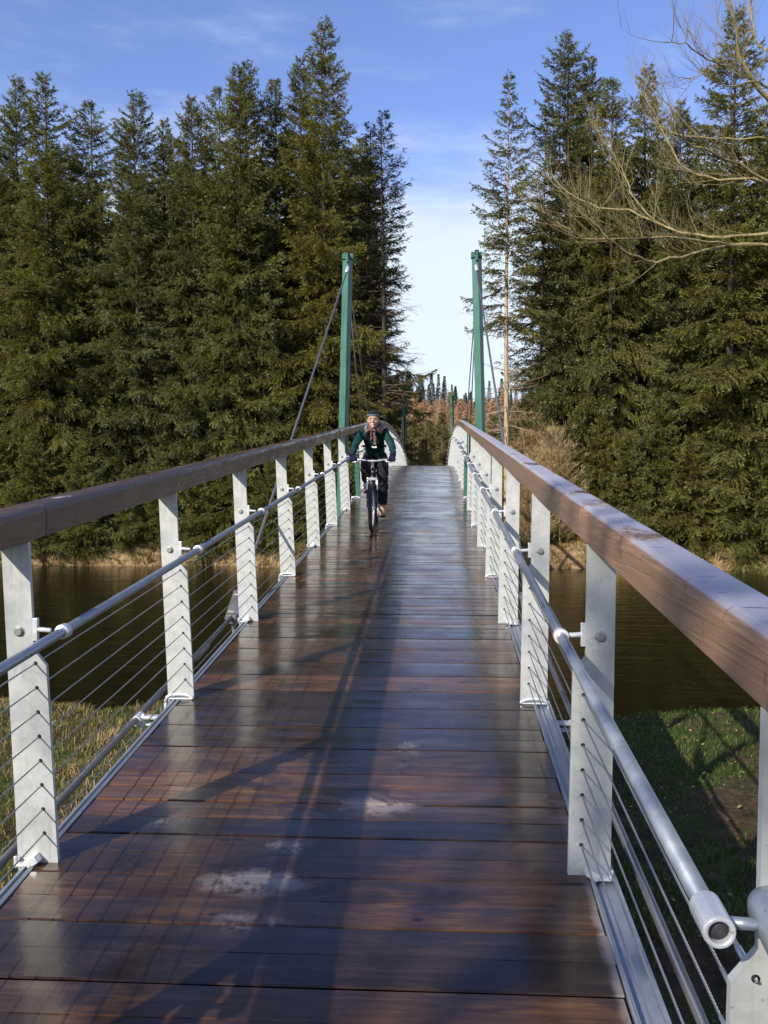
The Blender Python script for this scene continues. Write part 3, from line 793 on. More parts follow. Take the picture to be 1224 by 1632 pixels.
def conifer(name, M, h, rmax, seed, r0=.17, barkM=None, dead=0, deadM=None, z_dead=(1, 5), dead_len=(.5, 2.2), **kw):
    root = empty(name, (0, 0, 0))
    tr = trunk_mesh('trunk', h, r0, barkM or M_BARK, root, seed)
    V, Fq, tone, (nb, bp, Lb, bz) = branch_system(h, rmax, seed, **kw)
    sV, sF = stems(bp, nb, Lb, h, r0, seed)
    k = len(V)
    cr_ = np_mesh('crown', np.concatenate([V, sV]), np.concatenate([Fq, sF + k]), [M, M_BARK], root, attrs={'tone': np.concatenate([tone, np.zeros(len(sV))])}, midx=np.concatenate([np.zeros(len(Fq)), np.ones(len(sF))]))
    if dead:
        m = MB(); r = random.Random(seed + 5)
        for i in range(dead):
            z = r.uniform(*z_dead); a = r.uniform(0, 6.28); Ln = r.uniform(*dead_len); el = r.uniform(-.35, .45)
            pts = [Vector((0, 0, z))]; d = Vector((math.cos(a), math.sin(a), el))
            for q in range(1, 6):
                pts.append(pts[-1] + d * Ln / 5); d.z += r.uniform(-.12, .10); d.x += r.uniform(-.12, .12); d.y += r.uniform(-.12, .12)
            m.tube(pts, [.022, .017, .013, .010, .007, .003], 4)
            for q in range(1, 6):
                for s_ in range(2):
                    dd = Vector((d.x * .6 + r.uniform(-.8, .8), d.y * .6 + r.uniform(-.8, .8), r.uniform(-.5, .3))); l2 = Ln * r.uniform(.12, .3)
                    p2 = pts[q] + dd * l2 * .5; m.tube([pts[q], p2, p2 + dd * l2 * .5 + Vector((0, 0, -.1 * l2))], [.007, .005, .002], 3, cap=False)
        m.build('dead_branches', deadM or M_TWIG, root)
    return root
def px2w(x, Y): return Y * math.tan(math.atan((x - 612) / 1496) - YAW)
def hgt(y, Y): return CAMZ + (757 - y) / 1496 * Y
DENS = 1.2
protos = [
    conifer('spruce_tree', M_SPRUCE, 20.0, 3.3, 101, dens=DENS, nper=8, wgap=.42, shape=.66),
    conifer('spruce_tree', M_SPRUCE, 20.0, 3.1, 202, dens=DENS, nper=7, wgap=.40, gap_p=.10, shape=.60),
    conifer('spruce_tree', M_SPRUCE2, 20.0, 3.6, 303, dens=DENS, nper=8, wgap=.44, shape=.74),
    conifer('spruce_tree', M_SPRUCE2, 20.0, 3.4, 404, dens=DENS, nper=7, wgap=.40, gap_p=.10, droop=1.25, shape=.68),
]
PH = [20.0] * 4
used = [False] * 12
def plant(pi, x, ytop, Y, label, group=None, wid=1.0, rz=None, cat='tree'):
    p = protos[pi]
    if used[pi]: o = copy_tree(p)
    else: o = p; used[pi] = True
    X = px2w(x, Y); g0 = float(gz(X, Y)); h = hgt(ytop, Y) - g0
    sc = h / PH[pi]
    o.location = (X, Y, g0); o.scale = (sc * wid * (PH[pi] / max(h, 9)) ** .25, sc * wid * (PH[pi] / max(h, 9)) ** .25, sc)
    o.rotation_euler = (0, 0, rz if rz is not None else (x * 1.7 + Y) % 6.28)
    tag(o, label, cat, group)
    return o
PH += [6.0]
protos.append(conifer('spruce_tree', M_SPRUCE2, 6.0, 2.3, 505, r0=.07, dens=1.1, nper=9, wgap=.26, zb=.1, droop=.8))
# front ranks, left of the bridge: (variant, x, top y, distance, width, label)
front = [
    (0, -12, 215, 46, 1.0, 'spruce cut off by the left edge of the picture, its top only just in view'),
    (1, 38, 122, 47, .85, 'narrow tall spruce, left one of the close pair nearest the left edge'),
    (2, 78, 116, 45, .95, 'tall spruce, right one of the close pair nearest the left edge'),
    (3, 148, 158, 46, .95, 'blunt bushy spruce standing alone right of the close pair by the left edge'),
    (1, 224, 150, 45, .95, 'thin-topped spruce left of the sky notch in the left wood'),
    (2, 268, 192, 47, .70, 'short narrow-topped spruce squeezed into the middle of the left wood'),
    (0, 310, 162, 45, .9, 'feathery spruce with a thin open top in the middle of the left wood'),
    (3, 350, 140, 48, .75, 'spruce with a reddish cone-laden leader behind the twin-topped one'),
    (2, 382, 112, 44.5, .85, 'dense spruce, left half of the twin top in the left wood'),
    (1, 398, 108, 45.5, .85, 'dense spruce, right half of the twin top in the left wood'),
    (3, 440, 128, 47, .80, 'slim spruce between the twin top and the tallest spruce'),
    (0, 482, 105, 47, .85, 'grey-green spruce tucked against the left side of the tallest spruce'),
    (2, 520, 45, 45, .95, 'tallest spruce of the left wood, left of the left green tower'),
    (0, 897, 78, 46, .95, 'tallest spruce of the right wood beside the pale bare-stemmed tree'),
    (1, 934, 112, 47, .75, 'slender spruce just right of the tallest one in the right wood'),
    (3, 968, 142, 45, .90, 'bushy spruce in the middle of the right wood behind the bare twigs'),
    (2, 1025, 128, 47, .90, 'spruce rising behind the bare twigs left of the big right spruce'),
    (0, 1078, 185, 45, .85, 'lower spruce filling the dip left of the big right spruce'),
    (2, 1162, 46, 44, 1.1, 'big broad spruce near the right edge, its top crossed by bare branches'),
    (3, 1236, 150, 45, 1.0, 'spruce cut off by the right edge of the picture'),
]
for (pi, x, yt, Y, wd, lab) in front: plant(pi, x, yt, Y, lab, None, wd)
rs = random.Random(77)
for x in list(range(-60, 575, 37)):
    plant(rs.choice([0, 1, 2, 3]), x + rs.uniform(-9, 9), rs.uniform(215, 300), rs.uniform(50, 56), 'lower spruce in the second rank of the left wood', 'spruces in the second rank of the left wood', rs.uniform(.9, 1.1))
for x in list(range(905, 1290, 38)):
    plant(rs.choice([0, 1, 2, 3]), x + rs.uniform(-9, 9), rs.uniform(215, 300), rs.uniform(50, 56), 'lower spruce in the second rank of the right wood', 'spruces in the second rank of the right wood', rs.uniform(.9, 1.1))
for x in list(range(-90, 600, 52)) + list(range(930, 1330, 52)):
    lf = x < 700
    plant(rs.choice([0, 2]), x + rs.uniform(-12, 12), rs.uniform(300, 380), rs.uniform(60, 68), 'dim spruce at the back of the ' + ('left' if lf else 'right') + ' wood', 'spruces at the back of the ' + ('left' if lf else 'right') + ' wood', 1.1)
# low skirts of young spruce along the bank
low = [(-10, 700, 43.2), (55, 690, 43.0), (130, 715, 42.8), (205, 745, 42.6), (255, 725, 43.2), (318, 745, 42.5), (372, 690, 43.2), (430, 735, 42.8), (480, 700, 43.5), (520, 735, 43.2),
       (925, 700, 44.0), (960, 670, 43.6), (1003, 695, 43.2), (1050, 650, 43.4), (1100, 700, 42.9), (1150, 665, 43.2), (1200, 700, 42.6), (1250, 660, 43)]
for i, (x, yt, Y) in enumerate(low):
    lf = x < 700
    plant(4, x, yt, Y - (i * 37 % 5) * .22, 'low young spruce with branches down to the ' + ('left' if lf else 'right') + ' far bank', 'young spruces along the ' + ('left' if lf else 'right') + ' far bank', 1.05)
# dark bare-stemmed spruces at the edge of the gap, left
def special(name, M, x, ytop, Y, rmax, seed, zbf, label, barkM=None, **kw):
    X = px2w(x, Y); g0 = float(gz(X, Y)); h = hgt(ytop, Y) - g0
    o = conifer(name, M, h, rmax, seed, zb=zbf * h, barkM=barkM, **kw); o.location = (X, Y, g0); tag(o, label, 'tree'); return o
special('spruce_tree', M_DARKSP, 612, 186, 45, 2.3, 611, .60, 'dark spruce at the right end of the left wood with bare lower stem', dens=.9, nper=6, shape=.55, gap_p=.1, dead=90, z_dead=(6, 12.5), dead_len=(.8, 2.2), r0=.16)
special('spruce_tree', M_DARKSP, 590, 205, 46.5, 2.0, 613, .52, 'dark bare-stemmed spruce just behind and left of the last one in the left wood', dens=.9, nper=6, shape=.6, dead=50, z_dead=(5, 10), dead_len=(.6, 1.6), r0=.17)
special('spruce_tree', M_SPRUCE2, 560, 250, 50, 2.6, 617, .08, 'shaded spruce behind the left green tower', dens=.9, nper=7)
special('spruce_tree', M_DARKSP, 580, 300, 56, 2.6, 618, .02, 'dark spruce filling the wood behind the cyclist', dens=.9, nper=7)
# pale larch-like tree right of the gap
special('larch_tree', M_SPRUCE2, 808, 132, 44, 2.0, 701, .46, 'slender pale-barked tree with sparse crown standing right of the right green tower', barkM=M_PALEBARK, dens=1.0, nper=6, sw=.015, shape=.42, gap_p=.12, wgap=.46, droop=1.15, dead=70, z_dead=(3.5, 10.5), dead_len=(.6, 2.0), deadM=M_PALEBARK, r0=.135)
special('larch_tree', M_SPRUCE2, 862, 205, 46, 2.0, 702, .30, 'thin brown-stemmed tree between the pale tree and the right wood', barkM=M_PALEBARK, dens=.8, nper=5, sw=.016, shape=.5, gap_p=.15, dead=50, z_dead=(2, 8), dead_len=(.6, 1.8), r0=.12)
# far side: pines, larches and ridge conifers seen through the gap
PH += [10.0, 15.0, 16.0]
protos.append(conifer('pine_tree', M_PINE, 10.0, 2.0, 801, r0=.12, barkM=M_PALEBARK, zb=2.4, dens=.5, nper=7, sw=.04, sprig=(.16, .30), wgap=.4, shape=.6, upw=.15))
protos.append(conifer('larch_tree', M_LARCH, 15.0, 2.3, 802, r0=.13, zb=1.0, dens=.40, nper=8, sw=.030, sprig=(.2, .4), wgap=.42, droop=.3, upw=.2, shape=.75, barkM=M_TWIG))
protos.append(conifer('conifer_tree', M_FARCON, 16.0, 2.9, 803, r0=.14, zb=.6, dens=.42, nper=8, sw=.034, sprig=(.14, .28), wgap=.42, shape=1.3))
for (x, yt, Y) in [(618, 668, 100), (642, 690, 96), (664, 655, 112), (684, 672, 100), (705, 660, 108), (722, 690, 98), (740, 668, 110), (762, 676, 105), (786, 662, 112), (815, 675, 104), (840, 668, 110), (866, 672, 100), (676, 700, 84), (712, 704, 88), (742, 708, 84)]:
    plant(5, x, yt, Y, 'olive green pine on the low ground seen through the gap beyond the bridge', 'pines beyond the bridge', 1.0)
M_GOLD = foliage('golden_twigs', [(0, (.20, .14, .07)), (.5, (.40, .30, .15)), (1, (.58, .46, .27))], trans=.1)
PH += [7.0]
protos.append(conifer('leafless_shrub', M_GOLD, 7.0, 2.1, 805, r0=.05, zb=.2, dens=.36, nper=6, sw=.0075, sprig=(.15, .45), wgap=.26, shape=.5, droop=.35, upw=.55, barkM=M_PALEBARK, twl=.6))
for row, (Y, yt) in enumerate([(135, 668), (155, 656), (175, 648), (200, 642), (225, 638)]):
    for x in range(565, 940, 14):
        plant(6, x + rs.uniform(-6, 6), yt + rs.uniform(-12, 12), Y + rs.uniform(-9, 9), 'leafless orange brown larch on the far slope seen through the gap', 'larches on the far slope', 1.15)
for row, (Y, yo) in enumerate([(265, 12), (285, 5), (305, 0)]):
    for x in range(585, 930, 9):
        yt = 602 + yo + max(0, (x - 650)) * .14 + rs.choice([-10, -3, 2, 6, 10, 14]) + rs.uniform(-4, 4) + 5 * math.sin(x * .045)
        plant(7, x + rs.uniform(-5, 5), yt, Y + rs.uniform(-6, 6), 'dark green conifer along the skyline ridge beyond the bridge', 'conifers on the skyline ridge', rs.uniform(.85, 1.25))
for (x, yt, Y) in [(838, 695, 44.5), (862, 672, 45.0), (882, 690, 43.2), (893, 725, 42.6), (824, 715, 45), (866, 725, 42.8), (846, 745, 42.4)]:
    plant(8, x, yt, Y, 'golden brown leafless shrub on the bank beside the pale-stemmed tree', 'leafless shrubs right of the gap', 1.1)
# trees out of frame, whose shade falls across the near deck and right bank
def shade_tree(pi, X, Y, h, label, wid=1.0):
    o = copy_tree(protos[pi]); g0 = float(gz(X, Y)); sc = h / PH[pi]; o.location = (X, Y, g0); o.scale = (sc * wid, sc * wid, sc); o.rotation_euler = (0, 0, 1.1)
    tag(o, label, 'tree', None)
def up_sun(c, t, X0=.2, Y0=2.5):      # a spot t metres up-sun of the near deck, c metres across the light
    a = SUN_AZ - math.pi; d = (math.sin(a), math.cos(a)); p = (math.cos(a), -math.sin(a))
    c0 = X0 * p[0] + Y0 * p[1]
    return X0 - d[0] * t + p[0] * (c - c0), Y0 - d[1] * t + p[1] * (c - c0)
def leafless(X, Y, h, seed, label, rad=3.4, z0=.35, n1=22):
    root = empty('bare_tree', (X, Y, float(gz(X, Y)))); tag(root, label, 'tree'); r = random.Random(seed)
    tp = [Vector((.12 * math.sin(i * 1.3 + seed), .12 * math.cos(i * 1.7), -.3 + (h + .3) * i / 10)) for i in range(11)]
    m = MB(); m.tube(tp, [.17 * (1 - i / 10.6) + .012 for i in range(11)], 9); m.build('trunk', M_ALDER, root)
    m = MB()
    def grow(p, d, L, rad_, dep):
        P_ = [p]; dd = d
        for i in range(4):
            dd = (dd + Vector((r.uniform(-.22, .22), r.uniform(-.22, .22), r.uniform(-.08, .2)))).normalized(); P_.append(P_[-1] + dd * L / 4)
        m.tube(P_, [rad_, rad_ * .85, rad_ * .7, rad_ * .5, rad_ * .25], 4 if dep else 6, cap=False)
        if dep < 3:
            for k in range((6, 5, 4)[dep]):
                f = r.uniform(.25, 1); i = min(3, int(f * 4)); q = P_[i].lerp(P_[i + 1], f * 4 - i)
                nd = (dd * .8 + Vector((r.uniform(-1, 1), r.uniform(-1, 1), r.uniform(-.4, .8)))).normalized()
                grow(q, nd, L * r.uniform(.4, .62), rad_ * .45, dep + 1)
    for k in range(n1):
        f = z0 + (1 - z0) * (k + r.random()) / n1 * .97; a = k * 2.4 + r.uniform(-.3, .3); i = min(9, int(f * 10))
        grow(tp[i].lerp(tp[i + 1], f * 10 - i), Vector((math.cos(a), math.sin(a), .5)).normalized(), rad * (1.25 - f) * r.uniform(.8, 1.2), .055, 0)
    m.build('crown', M_ALDER, root)
x_, y_ = up_sun(-1.5, 15.0); leafless(x_, y_, 14.5, 31, 'leafless tree standing behind the camera left of the bridge, dappling the nearest boards', 3.6)
x_, y_ = up_sun(1.2, 19.0); leafless(x_, y_, 17.5, 32, 'taller leafless tree behind the camera, nearer the bridge end', 4.2)
x_, y_ = up_sun(1.3, 17.5); shade_tree(2, x_, y_, 20.0, 'spruce standing behind the camera beside the bridge end, shading the right bank', 1.0)
# ------------------------------------------------------------------ bare tree reaching in from the right
def bare_tree():
    YB = 11.0
    def W(x, y, Y=YB): return Vector((px2w(x, Y), Y, hgt(y, Y)))
    root = empty('bare_tree', (7.6, 11.5, float(gz(7.6, 11.5))))
    tag(root, 'leafless lichened tree reaching long twiggy branches in from the right edge', 'tree')
    off = Vector(root.location)
    trunk_pts = [Vector((7.6, 11.5, .3)), Vector((7.5, 11.4, 2.5)), Vector((7.2, 11.2, 4.6)), Vector((6.9, 11.1, 6.3)), Vector((6.6, 11.0, 8.2)), Vector((6.5, 11, 10.5))]
    m = MB(); m.tube([p - off for p in trunk_pts], [.24, .20, .17, .14, .10, .05], 12); m.build('trunk', M_ALDER, root)
    r = random.Random(3)
    limbs = [
        ([(1300, 420, 11.2), (1224, 402, 11.0), (1160, 402, 10.8), (1100, 415, 10.5), (1040, 426, 10.2), (1000, 414, 10.0), (965, 392, 9.8), (940, 362, 9.7), (934, 345, 9.6)], .045),
        ([(1300, 395, 11.2), (1224, 384, 11.2), (1150, 388, 11.4), (1085, 384, 11.6), (1040, 364, 11.8), (1000, 346, 12), (950, 340, 12.2), (905, 322, 12.3), (876, 288, 12.4)], .040),
        ([(1160, 402, 10.8), (1100, 392, 10.4), (1040, 388, 10.1), (980, 392, 9.9), (925, 386, 9.7), (880, 362, 9.6), (862, 345, 9.6)], .024),
        ([(1300, 350, 11.2), (1224, 310, 11.0), (1170, 280, 10.8), (1130, 262, 10.6), (1085, 240, 10.4), (1060, 190, 10.2), (1030, 150, 10.1)], .040),
        ([(1300, 320, 11.1), (1224, 305, 11.4), (1180, 302, 11.6), (1120, 298, 11.8), (1080, 280, 12), (1055, 240, 12.1), (1040, 205, 12.2), (1022, 170, 12.2)], .032),
        ([(1320, 300, 11.0), (1224, 190, 10.9), (1188, 150, 10.7), (1168, 110, 10.6), (1160, 60, 10.5), (1148, 10, 10.4), (1140, -40, 10.3)], .060),
        ([(1188, 150, 10.7), (1150, 128, 10.4), (1120, 118, 10.2), (1085, 92, 10.0), (1050, 92, 9.9)], .022),
        ([(1300, 262, 11.2), (1224, 240, 11.2), (1150, 240, 11.3), (1085, 236, 11.4), (1050, 222, 11.5), (1020, 200, 11.5)], .022),
        ([(1290, 150, 11.0), (1224, 118, 11.2), (1200, 100, 11.3), (1185, 60, 11.4), (1180, 20, 11.5), (1175, -30, 11.5)], .030),
        ([(1280, 220, 11.0), (1224, 168, 10.6), (1200, 155, 10.4), (1150, 160, 10.2), (1110, 140, 10.0), (1085, 150, 9.9)], .022),
        ([(1040, 364, 11.8), (1000, 320, 11.9), (990, 290, 12.0), (975, 262, 12.0), (965, 240, 12.1)], .020),
        ([(1300, 470, 11.2), (1260, 330, 11.2), (1224, 250, 11.3), (1212, 200, 11.3), (1215, 140, 11.4)], .03),
    ]
    def twig(m, p, d, L, rad, depth):
        pts = [p.copy()]; q = p.copy(); dd = d.copy(); n = 5
        for i in range(n):
            dd = (dd + Vector((r.uniform(-.16, .16), r.uniform(-.2, .2), r.uniform(-.06, .22)))).normalized(); q = q + dd * L / n; pts.append(q.copy())
        m.tube([x - off for x in pts], [rad * (1 - .8 * i / n) for i in range(n + 1)], 4 if depth else 5, cap=False)
        if depth < 2:
            for i in range(1, n + 1):
                for _ in range(2 if depth == 0 else (1 if r.random() < .75 else 0)):
                    if r.random() < .35: continue
                    s = Vector((r.uniform(-1, 1), r.uniform(-.7, .7), r.uniform(-.35, .95))); nd = (dd * .8 + s * .7).normalized()
                    twig(m, pts[i], nd, L * r.uniform(.35, .7), rad * .5, depth + 1)
    for li, (pl, r0) in enumerate(limbs):
        m = MB(); P = [W(*a) for a in pl]
        # resample with slight wobble
        Q = []
        for i in range(len(P) - 1):
            for s in range(3):
                f = s / 3; Q.append(P[i].lerp(P[i + 1], f) + Vector((r.uniform(-.018, .018), r.uniform(-.03, .03), r.uniform(-.018, .018))))
        Q.append(P[-1]); n = len(Q)
        m.tube([x - off for x in Q], [r0 * .52 * (1 - .86 * i / (n - 1)) + .002 for i in range(n)], 8)
        for i in range(4, n):
            k = r.choice([0, 1, 1, 1, 2])
            for _ in range(k):
                t = (Q[i] - Q[i - 1]).normalized(); s = Vector((r.uniform(-1, 1), r.uniform(-.6, .6), r.uniform(-.5, 1.0)))
                twig(m, Q[i], (t * .7 + s * .6).normalized(), r.uniform(.3, 1.0) * (1.15 - .5 * i / n), .0045, 0 if r.random() < .6 else 1)
        m.build('branch', M_ALDER, root)
bare_tree()

# ------------------------------------------------------------------ cyclist and bicycle
M_SKIN, t_, b_s = mat('skin', (.43, .25, .17), .5); b_s.inputs['Subsurface Weight'].default_value = .1
def cloth(name, lo, hi, sc=40, rough=.85):
    m, t, b = mat(name, rough=rough, spec=.25)
    t.links.new(ramp(t, [(.3, lo), (.7, hi)], noise(t, 12, 5, .6)), b.inputs['Base Color'])
    bump(t, b, noise(t, sc, 4), .35, .006); return m
M_JACKET = cloth('teal_jacket', (.002, .022, .021), (.005, .042, .038), 25, .7)
M_TROUS = cloth('black_trousers', (.006, .006, .008), (.016, .016, .019), 20)
M_NAVY = cloth('navy_gloves', (.005, .007, .022), (.010, .014, .04), 50)
M_HAT = cloth('black_knit', (.006, .006, .008), (.02, .02, .024), 120)
M_BAND = cloth('grey_blue_knit', (.08, .09, .115), (.13, .145, .18), 120)
M_BOOT = cloth('tan_suede', (.36, .22, .13), (.52, .35, .22), 60)
M_SOLE, _, _ = mat('rubber', (.012, .012, .012), .7)
M_TYRE, _t, _b = mat('tyre_rubber', (.014, .013, .012), .62)
M_ALLOY, _, _ = mat('silver_alloy', (.75, .75, .76), .25, .6)
M_FRAME, _, _ = mat('dark_frame_paint', (.02, .02, .022), .25)
M_WHITE, _, _ = mat('white_enamel', (.75, .75, .74), .35)
M_RED, _, _ = mat('red_badge', (.55, .03, .03), .35)
M_TEETH, _, _ = mat('teeth', (.8, .76, .7), .3)
M_EYE, _, _ = mat('eye_dark', (.03, .02, .015), .3)
def plaid():
    m, t, b = mat('plaid_scarf', rough=.9, spec=.2)
    c = t.nodes.new('ShaderNodeTexCoord'); ck = t.nodes.new('ShaderNodeTexChecker'); ck.inputs['Scale'].default_value = 26
    ck.inputs['Color1'].default_value = (.17, .075, .045, 1); ck.inputs['Color2'].default_value = (.30, .19, .14, 1)
    t.links.new(c.outputs['Object'], ck.inputs[0])
    t.links.new(mixc(t, maprange(t, noise(t, 16, 2), .48, .56), ck.outputs[0], (.04, .05, .13)), b.inputs['Base Color'])
    bump(t, b, noise(t, 60, 3), .4, .006); return m
M_SCARF = plaid()
def ev_mesh(o):
    bpy.context.view_layer.update()
    dg = bpy.context.evaluated_depsgraph_get(); me = bpy.data.meshes.new_from_object(o.evaluated_get(dg)); return me
def skin_mesh(pts, edges, sub=2):
    """pts: (x,y,z,rx,ry) ; vertex 0 is the root"""
    me = bpy.data.meshes.new('tmp'); me.from_pydata([p[:3] for p in pts], edges, [])
    o = bpy.data.objects.new('tmp', me); COL.objects.link(o)
    sk = o.modifiers.new('s', 'SKIN'); sk.use_smooth_shade = True
    for i, p in enumerate(pts):
        v = me.skin_vertices[0].data[i]; v.radius = (p[3], p[4] if len(p) > 4 else p[3]); v.use_root = (i == 0)
    ss_ = o.modifiers.new('d', 'SUBSURF'); ss_.levels = sub; ss_.render_levels = sub
    r_ = ev_mesh(o); bpy.data.objects.remove(o); return r_
def fuse(name, meshes, mats, parent, voxel=.008, wob=0, smooth=3, seed=1, midf=None):
    bm = bmesh.new()
    for me in meshes: bm.from_mesh(me)
    bmesh.ops.holes_fill(bm, edges=[e for e in bm.edges if e.is_boundary]); bmesh.ops.recalc_face_normals(bm, faces=bm.faces)
    me = bpy.data.meshes.new('tmp2'); bm.to_mesh(me); bm.free()
    o = bpy.data.objects.new('tmp2', me); COL.objects.link(o)
    rm = o.modifiers.new('r', 'REMESH'); rm.mode = 'VOXEL'; rm.voxel_size = voxel
    sm = o.modifiers.new('sm', 'SMOOTH'); sm.iterations = smooth; sm.factor = .5
    me2 = ev_mesh(o); bpy.data.objects.remove(o)
    me2.materials.clear()
    for m in (mats if isinstance(mats, (list, tuple)) else [mats]): me2.materials.append(m)
    n = len(me2.vertices); co = np.empty(n * 3, dtype=np.float32); me2.vertices.foreach_get('co', co); co = co.reshape(-1, 3)
    if wob:
        nr = np.array([v.normal[:] for v in me2.vertices])
        k = np.sin(co[:, 2] * 55 + 3 * np.sin(co[:, 0] * 17 + seed) + 2 * np.sin(co[:, 1] * 21)) * .6 + np.sin(co[:, 2] * 27 + co[:, 0] * 31 + seed) * .5
        co = co + nr * (k * wob)[:, None]; me2.vertices.foreach_set('co', co.astype(np.float32).ravel())
    for p in me2.polygons: p.use_smooth = True; p.material_index = 0
    if midf:
        for p in me2.polygons: p.material_index = midf(p.center)
    me2.name = name
    oo = bpy.data.objects.new(name, me2); COL.objects.link(oo); oo.parent = parent; return oo
def mbm(m):
    me = bpy.data.meshes.new('t3'); me.from_pydata(m.v, [], m.f)
    bm = bmesh.new(); bm.from_mesh(me); bmesh.ops.recalc_face_normals(bm, faces=bm.faces); bm.to_mesh(me); bm.free(); return me

BX, BY = -.888, 13.66
ROT = (-math.atan(SL), 0, R(180.6))
bike = empty('bicycle', (BX, BY, dz(BY))); bike.rotation_euler = ROT
tag(bike, 'dark mountain bicycle with silver front end ridden towards the viewer on the wet deck', 'bicycle')
rider = empty('person', (BX, BY, dz(BY))); rider.rotation_euler = ROT
tag(rider, 'smiling cyclist in dark green jacket, black trousers, knit hat and plaid scarf riding a bicycle', 'person')

def wheel(y, steer=0):
    Mx = Matrix.Translation((0, y, .33)) @ Matrix.Rotation(steer, 4, 'Z')
    def ring(R0, r, nr, ns, knob=0, el=(1, 1)):
        m = MB(); vs = []
        for i in range(nr):
            a = 2 * math.pi * i / nr
            for j in range(ns):
                b = 2 * math.pi * j / ns; k = r * (1 + (knob if (i + j) % 2 and math.cos(b) > .1 else 0))
                vs.append(Mx @ Vector((k * el[0] * math.sin(b), (R0 + k * el[1] * math.cos(b)) * math.cos(a), (R0 + k * el[1] * math.cos(b)) * math.sin(a))))
        m.add(vs, [(i * ns + j, ((i + 1) % nr) * ns + j, ((i + 1) % nr) * ns + (j + 1) % ns, i * ns + (j + 1) % ns) for i in range(nr) for j in range(ns)], 0, not knob)
        return m
    rim = ring(.268, .011, 48, 8, 0, (1, 1.1)).build('rim', M_ALLOY, None)
    wh = bpy.data.objects.new('wheel', None); COL.objects.link(wh); wh.parent = bike
    rim.parent = wh
    ring(.303, .026, 80, 12, .13).build('tyre', M_TYRE, wh)
    m = MB()
    for i in range(28):
        a = 2 * math.pi * i / 28; sx_ = .028 if i % 2 else -.028; b = a + (.5 if i % 4 < 2 else -.5)
        m.tube([Mx @ Vector((sx_, .02 * math.cos(b), .02 * math.sin(b))), Mx @ Vector((0, .262 * math.cos(a), .262 * math.sin(a)))], .0012, 4)
    m.tube([Mx @ Vector((-.045, 0, 0)), Mx @ Vector((.045, 0, 0))], .016, 12)
    m.build('spokes', M_ALLOY, wh)
wheel(0); wheel(1.05, R(-2))
m = MB()
BB = Vector((0, .43, .31)); HT = Vector((0, .865, .84)); HB = Vector((0, .90, .73)); ST = Vector((0, .24, .80)); RA = Vector((0, 0, .33))
m.tube([BB, ST], .016, 12); m.tube([ST + Vector((0, .01, -.05)), HT + Vector((0, .005, -.02))], .017, 12); m.tube([BB, HB], .020, 12); m.tube([HT + (HT - HB) * .15, HB], .022, 14)
for q in (-1, 1):
    m.tube([BB + Vector((q * .03, -.03, 0)), RA + Vector((q * .062, 0, 0))], .010, 8); m.tube([ST + Vector((q * .02, -.01, -.05)), RA + Vector((q * .062, 0, 0))], .008, 8)
m.tube([BB + Vector((-.04, 0, 0)), BB + Vector((.04, 0, 0))], .022, 12)
fr = m.build('frame', M_FRAME, bike)
m = MB(); m.tube([HT + Vector((-.0, .022, -.03)), HT + Vector((0, .026, -.055))], .012, 8); m.build('head_badge', M_RED, fr)
m = MB(); m.tube([ST, ST + Vector((0, -.05, .13))], .014, 10); m.build('seat_post', M_ALLOY, bike)
m = MB(); m.ball((0, .16, .945), (.075, .09, .028)); m.ball((0, .27, .95), (.026, .13, .022)); fuse('saddle', [mbm(m)], M_FRAME, bike, .006)
m = MB(); FA = Vector((0, 1.05, .33)); CR = Vector((0, .925, .70))
for q in (-1, 1): m.tube([FA + Vector((q * .055, 0, 0)), FA.lerp(CR, .62) + Vector((q * .062, 0, 0))], [.016, .020], 10)
m.tube([FA.lerp(CR, .60) + Vector((-.06, .0, 0)), FA.lerp(CR, .80) + Vector((-.045, .035, .02)), FA.lerp(CR, .80) + Vector((.045, .035, .02)), FA.lerp(CR, .60) + Vector((.06, 0, 0))], .010, 8)
fk = m.build('fork', M_FRAME, bike)
m = MB()
for q in (-1, 1): m.tube([FA.lerp(CR, .62) + Vector((q * .062, 0, 0)), CR + Vector((q * .062, 0, .01))], .0155, 10)
m.box(CR + Vector((0, 0, .01)), (.15, .05, .035)); m.tube([CR, HB], .018, 10); m.build('fork_crown', M_ALLOY, fk, bevel=.004)
m = MB(); m.tube([HT + (HT - HB) * .1, HT + (HT - HB) * .55], .019, 12); m.tube([HT + (HT - HB) * .45, Vector((0, .925, .955))], .018, 12); m.build('stem', M_WHITE, bike, bevel=.002)
m = MB(); m.tube([(-.31, .90, .975), (-.14, .925, .965), (-.05, .93, .952), (.05, .93, .952), (.14, .925, .965), (.31, .90, .975)], .013, 12)
hb = m.build('handlebar', M_ALLOY, bike)
for q in (-1, 1):
    m = MB(); m.tube([(q * .20, .917, .969), (q * .315, .899, .976)], .0165, 12); m.build('grip', M_SOLE, hb)
    m = MB(); m.tube([(q * .17, .93, .965), (q * .19, .965, .95), (q * .27, .975, .935)], [.010, .008, .006], 8); m.build('brake_lever', M_ALLOY, hb)
    m = MB(); m.tube([(q * .16, .94, .965), (q * .10, 1.0, 1.0), (q * .03, .99, .93), (q * .015, .93, .78)], .003, 5); m.build('brake_cable', M_SOLE, hb)
m = MB(); m.tube([BB + Vector((.045, 0, 0)), BB + Vector((.055, 0, .17))], [.014, .010], 8); m.tube([BB + Vector((-.045, 0, 0)), BB + Vector((-.055, 0, -.17))], [.014, .010], 8)
m.tube([BB + Vector((-.09, 0, 0)), BB + Vector((.09, 0, 0))], .010, 8)
ck = m.build('crank', M_ALLOY, bike)
m = MB(); m.tube([BB + Vector((.048, 0, 0)), BB + Vector((.052, 0, 0))], .085, 28); m.build('chainring', M_BOLT, ck)
